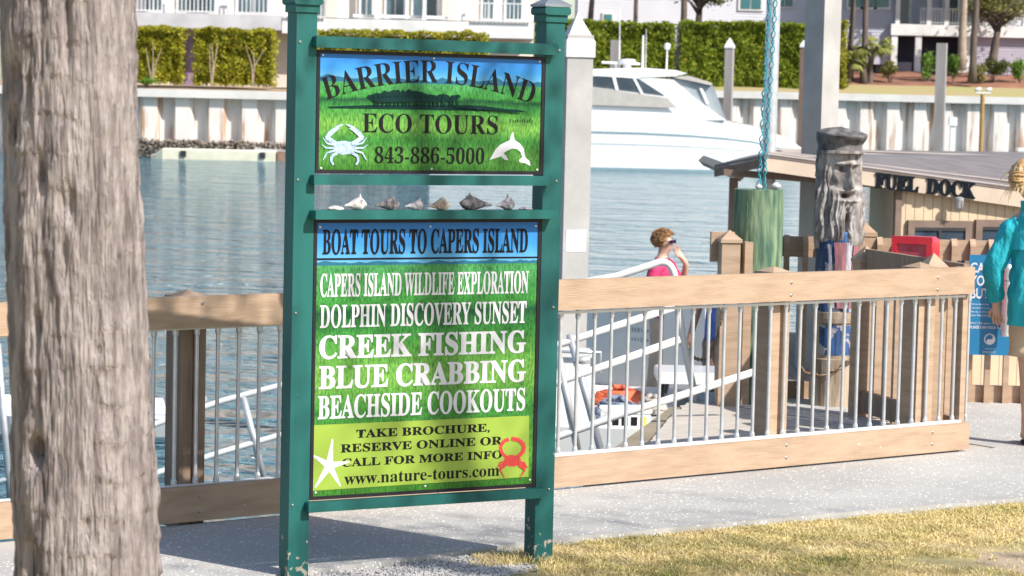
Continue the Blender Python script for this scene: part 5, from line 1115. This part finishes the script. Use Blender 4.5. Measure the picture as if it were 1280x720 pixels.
# ------------------------------------------------------------------ hedges, trees, shrubs
leafmat('hedge_leaf', (.20, .22, .015), (.45, .41, .03), (.66, .55, .07)); leafmat('hedge_deep', (.13, .20, .015), (.30, .35, .03), (.52, .48, .06))
leafmat('oak_leaf', (.06, .08, .02), (.16, .17, .045)); leafmat('bush_leaf', (.10, .20, .03), (.24, .38, .06)); leafmat('olive_leaf', (.16, .17, .05), (.34, .31, .11)); leafmat('palm_leaf', (.12, .16, .03), (.36, .36, .10))
mat('bark_pale', (.42, .33, .26), (.30, .23, .17), rough=.9, scale=2, bump=.4, bscale=10); mat('bark_dark', (.15, .11, .09), (.09, .07, .06), rough=.9, scale=3, stretch=(2, 2, .4), bump=.5, bscale=10)
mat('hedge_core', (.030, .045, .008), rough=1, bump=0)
def hedge(x0, x1, yt, yb_, Y, label, n, m='hedge_leaf', dep=1.6, stems=(), sz=.17):
    X0, X1 = at(x0, 80, Y).x, at(x1, 80, Y).x; xm = (x0+x1)/2; z0, z1 = at(xm, yb_, Y).z, at(xm, yt, Y).z; o = empty('hedge', ((X0+X1)/2, Y+dep/2, z0), label, 'hedge')
    b = MB()
    for i in range(n):
        x = random.uniform(X0, X1); z = random.uniform(z0, z1); u = random.random()
        lump = .30*noise.noise((x*.9, z*.9, Y)) + .18*noise.noise((x*2.4, z*2.4, Y+3))
        if u < .62: y = Y + .28 + lump + abs(random.gauss(0, .10))
        elif u < .88: y = random.uniform(Y, Y+dep); z = z1 - abs(random.gauss(0, .10)) + .25*noise.noise((x*1.3, y*1.3, 2))
        else: y = random.uniform(Y, Y+dep); x = random.choice((X0, X1)) + random.gauss(0, .10)
        b.leaf((x, y, z), sz)
    fo_ = b.build('foliage', m, o); MB().box(((X0+X1)/2, Y+dep/2+.35, (z0+z1)/2-.1), (X1-X0-.4, dep-.5, z1-z0-.4)).build('dark_core', 'hedge_core', o)  # plain dark green box filling the inside behind the leaves
    for px, lean in stems:
        x = at(px, 90, Y).x
        for d in (-.32, .05, .38): MB().tube([(x, Y-.05, z0), (x+d*.35*(1+lean)+random.uniform(-.1, .1), Y-.02, z0+(z1-z0)*.35), (x+d*(1+lean)+random.uniform(-.15, .15), Y+.08, z0+(z1-z0)*random.uniform(.6, .78))], [.038, .03, .016], 6).build('stem', 'bark_pale', o)
    return o
hedge(160, 226, 34, 104, 135, 'yellow green clipped hedge with pale bare stems nearest the palm trunk', 7000, stems=((190, 0),))
hedge(243, 340, 37, 107, 135, 'wide yellow green clipped hedge with two clusters of pale stems left of the sign', 9000, stems=((265, -.3), (316, .2)))
hedge(398, 606, 39, 107, 136, 'long clipped hedge showing just above the top rail of the sign', 9000)
hedge(660, 841, 27, 100, 167, 'clipped green hedge behind the cabin of the yacht', 16000, 'hedge_deep', 2.2, sz=.2); hedge(852, 1008, 28, 113, 167, 'tall clipped green hedge behind the bow of the yacht', 18000, 'hedge_deep', 2.4, sz=.2)
hedge(1040, 1058, 25, 112, 167, 'narrow yellow green hedge strip beside the tall concrete piling', 2500, 'hedge_leaf', 2, sz=.2)
def crown_leaves(b, c, R, n, sz, lumps=14):
    cl_ = []
    for i in range(lumps):
        d = Vector((random.gauss(0, 1), random.gauss(0, 1), random.gauss(0, .8))).normalized()*random.uniform(.3, .85); cl_.append((Vector(c) + Vector((d.x*R[0], d.y*R[1], d.z*R[2])), random.uniform(.28, .5)))
    for i in range(n):
        q, s = random.choice(cl_); d = Vector((random.gauss(0, .5), random.gauss(0, .5), random.gauss(0, .45))); b.leaf(q + Vector((d.x*R[0]*s, d.y*R[1]*s, d.z*R[2]*s)), sz)
def tree(name, px, pyb, Y, H, r, label, cat='tree', group=None, crown=None, lean=0, leaf='oak_leaf', n=2500, bark='bark_dark', limbs=5, sz=.3):
    p = at(px, pyb, Y); o = empty(name, p, label, cat, group); b = MB(); pts = []
    for i in range(9): t_ = i/8; pts.append((p.x + lean*t_*H + .12*noise.noise((t_*3, px, 1)), Y + .12*noise.noise((t_*3, px, 7)), p.z + t_*H))
    b.tube(pts, [r*(1.25 if i == 0 else 1)*(1-.45*i/8) for i in range(9)], 10); top = Vector(pts[-1])
    cz = crown or (2.2, 2.2, 1.6)
    for k_ in range(limbs):
        a = 2*pi*k_/max(limbs, 1)+px; s = Vector(pts[5+k_ % 3]); e = top + Vector((cos(a)*cz[0]*.8, sin(a)*cz[1]*.8, random.uniform(-.3, .5)*cz[2])); b.tube([s, s.lerp(e, .5) + Vector((0, 0, .25)), e], [r*.5, r*.3, r*.1], 6)
    b.build('trunk', bark, o, smooth=True); c = MB(); crown_leaves(c, top + Vector((0, 0, cz[2]*.4)), cz, n, sz); c.build('crown', leaf, o); return o
tree('oak_tree', 1240, 78, 174, 3.2, .32, 'oak with grey green crown at the upper right before the lavender siding', crown=(2.6, 2.2, 1.7), lean=.14, leaf='olive_leaf', n=4200, limbs=7, sz=.22)
tree('oak_tree', 872, 60, 172, 3.6, .3, 'dark leafy tree showing above the gap between the two clipped hedges', crown=(2.6, 2.0, 1.5), lean=.02, n=3600, limbs=7, sz=.22)
tree('oak_tree', 735, 60, 176, 5.2, .25, 'slim dark forked trunk beside the capped sign post', crown=(2.2, 2, 1.6), lean=.06, n=2200)
for px, pb, Y, r, lab in ((793, 60, 174, .17, 'slim dark tree trunk against the pale clapboard house'), (853, 60, 170, .24, 'brown tree trunk in the gap between the hedges'), (1062, 100, 171, .22, 'slim pine trunk just right of the tall concrete piling'),
                        (1079, 108, 170, .24, 'pine trunk behind the small palmetto'), (1201, 88, 171, .30, 'thicker grey brown pine trunk left of the lavender siding'), (1215, 102, 169.5, .26, 'darker pine trunk standing lower on the mulch bank')):
    tree('pine_tree', px, pb, Y, 9.5, r, lab, 'tree', 'pines on the far bank', crown=(2.4, 2.4, 1.8), leaf='oak_leaf', n=1600, bark='bark_dark' if px != 1201 else 'bark_pale', lean=.008)
def palm_fronds(o, top, R, n, m, droop=1.0, wd=.05, seg=9, name='frond'):
    for k_ in range(n):
        a = 2*pi*k_/n*2.4 + random.uniform(-.2, .2); el_ = random.uniform(-.25, 1.0); d = Vector((cos(a)*cos(el_), sin(a)*cos(el_), sin(el_))); b = MB(); st_ = Vector(top); p2 = st_ + d*R*.45
        b.tube([st_, p2], .02*R, 5); s = d.cross(Vector((0, 0, 1))); s = s.normalized() if s.length > .01 else Vector((1, 0, 0)); up_ = s.cross(d)
        for j in range(17):                                   # fan of leaflets
            f = (j-8)/8*1.25; dd = d*cos(f) + s*sin(f); L_ = R*.55*(1-.25*abs(f)); e1 = p2 + dd*L_*.55 - Vector((0, 0, .05*R*droop)); e2 = p2 + dd*L_ - Vector((0, 0, .30*R*droop*random.uniform(.6, 1.2))); q = dd.cross(up_).normalized()*wd*R*.5
            b.add([p2 - q*.3, p2 + q*.3, e1 + q, e1 - q, e2], [(0, 1, 2, 3), (3, 2, 4)])
        b.build(name, m, o)
p = at(1087, 108, 170.5); pm_ = empty('palmetto', p, 'small palmetto with arching fan fronds on the mulch bank', 'palm tree'); tz_ = at(1090, 62, 170.5)
MB().tube([p, Vector((p.x, p.y, (p.z+tz_.z)/2)), tz_], [.24, .2, .22], 10).build('trunk', 'bark_dark', pm_); palm_fronds(pm_, tz_, 1.9, 22, 'palm_leaf', wd=.07)
p = at(1060, 105, 170); pm2 = empty('palmetto', p, 'low yellow green palmetto against the tall concrete piling', 'palm tree'); tz_ = at(1062, 78, 170); MB().tube([p, tz_], [.22, .2], 10).build('trunk', 'bark_dark', pm2); palm_fronds(pm2, tz_, 1.5, 16, 'palm_leaf', wd=.07)
def bush(px, yt, yb_, wpx, Y, label, m='bush_leaf', n=1500, sz=.16):
    p = at(px, yb_, Y); h = at(px, yt, Y).z - p.z; R_ = wpx/2/3200*Y; o = empty('shrub', p, label, 'shrub', 'shrubs on the mulch bank'); b = MB(); crown_leaves(b, (p.x, Y, p.z+h*.52), (R_*.72, R_*.7, h*.38), n, sz, 9); b.build('foliage', m, o)
    b = MB()
    for k_ in range(5): b.tube([(p.x, Y, p.z-.05), (p.x+random.uniform(-.5, .5)*R_, Y+random.uniform(-.3, .3), p.z+h*.6)], [.04, .015], 5)
    b.build('stems', 'bark_dark', o)
bush(1160, 58, 104, 34, 171, 'bright green shrub left of the tall bare piling'); bush(1191, 58, 102, 26, 171, 'bright green shrub between the bare piling and the pine trunk'); bush(1112, 74, 108, 36, 170.5, 'olive shrub with dry twigs right of the small palmetto', 'olive_leaf')
bush(1242, 66, 108, 52, 171.5, 'dark green shrub below the oak', 'oak_leaf', 2200); bush(1274, 64, 104, 40, 171.5, 'bright green shrub at the right edge of the photo'); bush(1222, 72, 106, 30, 171, 'small dark shrub beside the darker pine trunk', 'olive_leaf'); bush(1050, 92, 112, 40, 168, 'low olive ground shrub at the foot of the tall piling', 'olive_leaf')
bush(183, 96, 107, 30, 134.2, 'low bright green plant at the foot of the hedge nearest the trunk', 'bush_leaf', 900, .14)
# ------------------------------------------------------------------ far houses
def clap(b, x0, x1, y, z0, z1, h=.2):
    z = z0
    while z < z1-.02: e = min(z+h, z1); b.add([(x0, y-.035, z), (x1, y-.035, z), (x1, y, e), (x0, y, e), (x0, y, z), (x1, y, z)], [(0, 1, 2, 3), (4, 5, 1, 0)]); z += h
    return b
mat('condo_wall', (.74, .66, .58), (.70, .62, .55), rough=.8, scale=.5, bump=.1); mat('white_trim', (.80, .79, .78), rough=.6, bump=0, scale=1); mat('purple_door', (.34, .24, .36), (.28, .20, .30), rough=.6, scale=1)
mat('window_glass', (.10, .16, .20), (.05, .08, .10), rough=.08, bump=0, scale=.7); mat('grey_siding', (.50, .50, .58), (.46, .46, .54), rough=.7, scale=.5, bump=.05); mat('lavender_siding', (.42, .38, .46), (.38, .35, .42), rough=.7, scale=.5, bump=.05)
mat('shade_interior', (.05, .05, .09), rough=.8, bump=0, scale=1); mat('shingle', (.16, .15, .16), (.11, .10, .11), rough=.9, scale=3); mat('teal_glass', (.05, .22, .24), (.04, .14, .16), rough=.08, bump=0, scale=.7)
YB = 140.0
def xb(px): return at(px, 20, YB).x
def zb(px, py): return at(px, py, YB).z
cd_ = empty('condominium', (xb(400), YB+4, 2.2), 'cream waterfront condominium with white balconies on the left bank', 'building')
X0, X1 = xb(120), xb(668); zg = 2.2; zf1 = zb(300, 37); zf2 = zb(300, 18)
b = MB(); b.box(((X0+X1)/2, YB+6, (zg+zf1)/2), (X1-X0, 9, zf1-zg)); b.box(((X0+X1)/2, YB+6.3, zf2+3), (X1-X0, 9, 6)); b.build('wall', 'condo_wall', cd_)
b = MB(); b.box(((X0+xb(352))/2, YB+3.2, (zf1+zf2)/2), (xb(352)-X0, 7, (zf2-zf1)*.98)); b.build('balcony_slab', mat('slab_grey', (.60, .58, .60), rough=.7, bump=0, scale=1), cd_); b = MB(); b.box(((xb(353)+X1)/2, YB+3.4, (zf1+zf2)/2-.12), (X1-xb(353), 7, (zf2-zf1)*1.05)); b.build('balcony_slab', 'white_trim', cd_)
MB().box(((X0+X1)/2, YB+6, zf2+6.2), (X1-X0+1, 11, .4)).build('roof', 'shingle', cd_)
dr = MB().box((xb(235), YB+1.46, (zg+zf1)/2-.1), (.75, .08, zf1-zg-.3)).build('door', 'purple_door', cd_); b = MB()
for s in (-.52, .52): b.box((xb(235)+s, YB+1.38, (zg+zf1)/2), (.3, .26, zf1-zg-.02))
b.build('door_frame', 'purple_door', dr)
yr = YB-.22
def balustrade(xa, xb_, z0, h=1.05):
    b = MB(); b.box(((xa+xb_)/2, yr, z0+h), (xb_-xa, .08, .07)); b.box(((xa+xb_)/2, yr, z0+.10), (xb_-xa, .06, .07)); n = int((xb_-xa)/.22)
    for k_ in range(n+1): b.box((xa+(xb_-xa)*k_/n, yr, z0+h/2), (.055, .04, h-.04))
    return b.build('balcony_railing', 'white_trim', cd_)
for a, c in ((120, 204), (206, 270), (286, 352), (356, 408), (590, 664)): balustrade(xb(a)+.05, xb(c)-.05, zf2+(0 if c < 355 else -.15))
for px, wd in ((277, .55), (428, .6), (576, .5), (204, .15), (470, .2), (530, .2)): MB().box((xb(px), YB+.5, zf2+1.6), (wd, .5, 3.3)).build('column', 'white_trim', cd_)
for a, c in ((172, 200), (215, 268), (290, 335), (368, 402), (446, 466), (478, 506), (512, 548), (600, 620), (630, 655)):
    f = MB().box(((xb(a)+xb(c))/2, YB+1.76, zf2+1.25), (xb(c)-xb(a), .1, 2.5)).build('window', 'white_trim', cd_); g_l = MB()
    wA, wB = xb(a)+.12, xb(c)-.12; 
    for s in (0, 1): g_l.box((wA+(wB-wA)*(.25+.5*s), YB+1.70, zf2+1.25), ((wB-wA)/2-.08, .05, 2.2))
    g_l.build('pane', 'window_glass', f)
for a, c in ((440, 560),):
    MB().box(((xb(a)+xb(c))/2, YB+1.0, zf2+.1), (xb(c)-xb(a), .4, .16)).build('sill', 'white_trim', cd_)
# pale blue house behind the yacht
def xh(px, Y): return at(px, 20, Y).x
YH = 182.0; h1 = empty('clapboard_house', (xh(870, YH), YH+5, 4.5), 'pale blue grey clapboard house behind the tall hedges', 'house')
b = MB(); clap(b, xh(722, YH), xh(1020, YH), YH, 4.4, 13); b.box((xh(871, YH), YH+5.02, 8.7), (xh(1020, YH)-xh(722, YH)-.02, 10, 8.6)); b.build('wall', mat('pale_siding', (.70, .71, .76), (.66, .67, .72), rough=.7, scale=.5, bump=.05), h1)
b = MB(); b.prism([(xh(715, YH), YH-.6, 13), (xh(715, YH), YH+10.6, 13), (xh(715, YH), YH+5, 16.5)][::-1], (xh(1027, YH)-xh(715, YH), 0, 0)); b.build('roof', 'shingle', h1)
for px, w_, yt, yb_ in ((938, 1.5, -14, 11), (760, .55, 18, 30), (980, 1.2, -14, 8)):
    zc = (at(px, yt, YH).z+at(px, yb_, YH).z)/2; hh = at(px, yt, YH).z-at(px, yb_, YH).z; f = MB().box((xh(px, YH), YH-.06, zc), (w_+.3, .12, hh+.3)).build('window', 'white_trim', h1); b = MB()
    for s in ((-1, 1) if w_ > 1 else (0,)): b.box((xh(px, YH)+s*w_/4, YH-.13, zc), (w_/2-.08 if s else w_, .05, hh)) 
    b.build('pane', 'teal_glass', f)
st_ = empty('garden_gate', at(846, 58, 168), 'white slatted gate in the gap between the two tall hedges', 'gate'); b = MB(); g0 = at(846, 58, 168); zt_ = at(846, 32, 168).z
for k_ in range(7): b.box((g0.x-.45+k_*.15, 168, (g0.z+zt_)/2), (.08, .05, zt_-g0.z))
b.build('slats', 'white_trim', st_); b = MB(); b.box((g0.x, 168, zt_-.1), (1.15, .07, .12)); b.box((g0.x, 168, g0.z+.2), (1.15, .07, .12)); b.build('frame', 'white_trim', st_); MB().box((g0.x+.1, 168.2, (g0.z+2.9)/2-.0), (1.6, .25, g0.z-2.9)).build('plinth', 'lavender_siding', st_)
# lavender house with porch on the right
YL = 178.0; h2 = empty('porch_house', (xh(1170, YL), YL+5, 4.4), 'lavender grey house with raised white porch on the right bank', 'house')
z1_, z2_ = at(1160, 45, YL).z, at(1160, 31, YL).z; b = MB(); clap(b, xh(1046, YL), xh(1119, YL), YL, at(1080, 62, YL).z, 13); b.box((xh(1082, YL), YL+4, 9), (xh(1119, YL)-xh(1046, YL)-.02, 7.9, 8)); clap(b, xh(1119, YL), xh(1330, YL), YL+2.6, z2_, 13); b.box((xh(1225, YL), YL+6.7, 9), (xh(1330, YL)-xh(1119, YL), 8, 8)); b.build('wall', 'grey_siding', h2)
b = MB(); clap(b, xh(1216, YL), xh(1340, YL), YL-.1, 4.3, at(1250, 39, YL).z); b.build('lower_wall', 'lavender_siding', h2); 
b = MB(); b.box((xh(1130, YL), YL+2.3, 6.0), (xh(1216, YL)-xh(1100, YL)+2, .2, 3.4)); b.build('undercroft_shade', 'shade_interior', h2); b = MB(); clap(b, xh(1100, YL), xh(1146, YL), YL+1.6, 4.3, at(1120, 77, YL).z); b.build('lower_wall', 'lavender_siding', h2)  # dark panel: its colour stands in for the shade below the porch
MB().box((xh(1225, YL), YL+1.0, (z1_+z2_)/2), (xh(1340, YL)-xh(1116, YL), 3.2, z2_-z1_)).build('porch_floor', 'white_trim', h2); MB().box((xh(1200, YL), YL+2, 13.2), (xh(1340, YL)-xh(1040, YL), 12, .5)).build('roof', 'shingle', h2)
for px in (1118, 1148, 1209): MB().box((xh(px, YL), YL-.3, (4.3+z1_)/2), (.42, .4, z1_-4.3)).build('pier', 'white_trim', h2)
for px in (1121, 1160, 1182, 1230, 1280): MB().box((xh(px, YL), YL-.35, z2_+2.4), (.3, .3, 4.8)).build('porch_column', 'white_trim', h2)
b = MB(); xa, xc = xh(1150, YL), xh(1340, YL); b.box(((xa+xc)/2, YL-.35, z2_+1.1), (xc-xa, .1, .1)); b.box(((xa+xc)/2, YL-.35, z2_+.15), (xc-xa, .08, .09)); n = int((xc-xa)/.2)
for k_ in range(n): b.box((xa+k_*.2, YL-.35, z2_+.6), (.07, .06, .95))
b.build('porch_railing', 'white_trim', h2)
for px, wd in ((1068, 1.0), (1085, 1.0), (1102, 1.0)):
    f = MB().box((xh(px, YL), YL-.06, at(px, 0, YL).z+.2), (wd+.16, .14, 1.7)).build('window', 'white_trim', h2); MB().box((xh(px, YL), YL-.14, at(px, 0, YL).z+.2), (wd-.1, .05, 1.4)).build('pane', 'teal_glass', f)
for px in (1134, 1196): f = MB().box((xh(px, YL), YL+2.5, z2_+1.2), (1.3, .12, 2.4)).build('porch_door', 'white_trim', h2); MB().box((xh(px, YL), YL+2.42, z2_+1.2), (.9, .05, 2.1)).build('pane', 'window_glass', f)
# ------------------------------------------------------------------ cabbage palm close by
PY = 6.0; mat('palm_bark', (.39, .335, .32), (.19, .155, .15), rough=.95, scale=13, detail=10, stretch=(3, 3, .5), bump=1, bscale=30, bstretch=(3.4, 3.4, .3), bdist=.03, lo=.36, hi=.60)
pa0, pa1 = at(108, 720, PY), at(84, 0, PY); ax_ = (pa1-pa0)/(pa1.z-pa0.z)
base = pa0 - ax_*(pa0.z+.04); palm = empty('cabbage_palm', base, 'rough grey brown palm trunk filling the left edge of the foreground', 'palm tree')
rows = []; NA = 220; NZ = 620; TOPZ = 5.2
PITS = [(-pi/2+d, at(100, py, PY).z, a_, s_, dp) for d, py, a_, s_, dp in ((.05, 250, .13, .05, .030), (-.55, 555, .14, .035, .040), (-.7, 690, .10, .07, .040), (-.75, 100, .12, .05, .030), (-.35, 215, .10, .04, .022), (.45, 430, .07, .02, .014), (.2, 640, .05, .03, .014), (-.5, 400, .10, .03, .02))]
for i in range(NZ):
    z = -.05 + (TOPZ+.05)*i/(NZ-1); c = base + ax_*(z+.04); r0 = .166 - .009*(z-.9) + .05*max(0, .25-z); row = []
    for k_ in range(NA):
        a = 2*pi*k_/NA; ca, sa = cos(a), sin(a)
        zz = z + .03*noise.noise((ca*1.5, sa*1.5, z*1.5)); ring = ((zz/.085) % 1); rg = (1-ring)**2*.0066*(.35+noise.noise((ca*2, sa*2, z*3)))
        fis = noise.noise((ca*17, sa*17, z*4.5)); fis = -(max(0, .55-abs(fis)*3.2))*.0065 - abs(noise.noise((ca*34, sa*34, z*10)))*.006; big = .010*noise.noise((ca*2.2, sa*2.2, z*2.4)) + .006*noise.noise((ca*6, sa*6, z*6))
        hol = sum(-dp*math.exp(-((((a-pa+pi) % (2*pi)-pi)/sa_)**2 + ((z-pz)/sz_)**2)) for pa, pz, sa_, sz_, dp in PITS)*(1+.6*noise.noise((ca*9, sa*9, z*12)))
        pit = noise.noise((ca*3.1+7, sa*3.1, z*3.4)); pit = -.030*max(0, pit-.42)/.3
        r = r0 + rg + fis + big + pit + hol + .003*noise.noise((ca*30, sa*30, z*14)) + .0045*max(0, noise.noise((ca*4.5, sa*4.5, z*42))); row.append((c.x + r*ca, c.y + r*sa, c.z))
    rows.append([Vector(v) for v in row])
MB().grid(rows, closed=True, capends=True).build('trunk', 'palm_bark', palm, smooth=True)
palm_fronds(palm, base + ax_*(TOPZ+.1) , 1.7, 26, 'palm_leaf', wd=.035)

# live oak standing out of frame on the right: its limb reaches over the lawn and dapples the sign and the railing
oak = empty('live_oak', (7.6, 5.4, -.04), 'live oak on the lawn right of the picture whose limb overhangs the lawn', 'tree')
b = MB(); b.tube([(7.6, 5.4, -.1), (7.5, 5.45, 1.5), (7.2, 5.6, 3.2), (6.6, 5.9, 4.6)], [.36, .27, .24, .2], 14); b.tube([(6.6, 5.9, 4.5), (5.4, 6.6, 5.5), (4.2, 7.3, 6.0), (3.0, 8.0, 6.3)], [.17, .11, .07, .025], 10); b.tube([(6.8, 5.8, 4.2), (7.8, 5.6, 6), (8.6, 5.2, 7.4)], [.17, .12, .05], 10)
b.build('trunk', 'bark_dark', oak, smooth=True); c = MB(); rr = random.Random(4)
for (cx, cy, cz), R_, n in (((2.75, 8.25, 6.2), .5, 300), ((3.75, 7.95, 6.1), .5, 200), ((2.1, 8.3, 6.5), .5, 200), ((4.4, 7.1, 6.3), .6, 300), ((5.4, 6.6, 6.1), .8, 500), ((6.8, 5.8, 6.2), 1.3, 1200), ((8.6, 5.2, 7.6), 1.6, 1600), ((7.4, 4.6, 7.0), 1.4, 1200)):
    for i in range(n): c.leaf((cx + random.gauss(0, .55)*R_, cy + random.gauss(0, .55)*R_, cz + random.gauss(0, .4)*R_), .085)
c.build('crown', 'oak_leaf', oak)
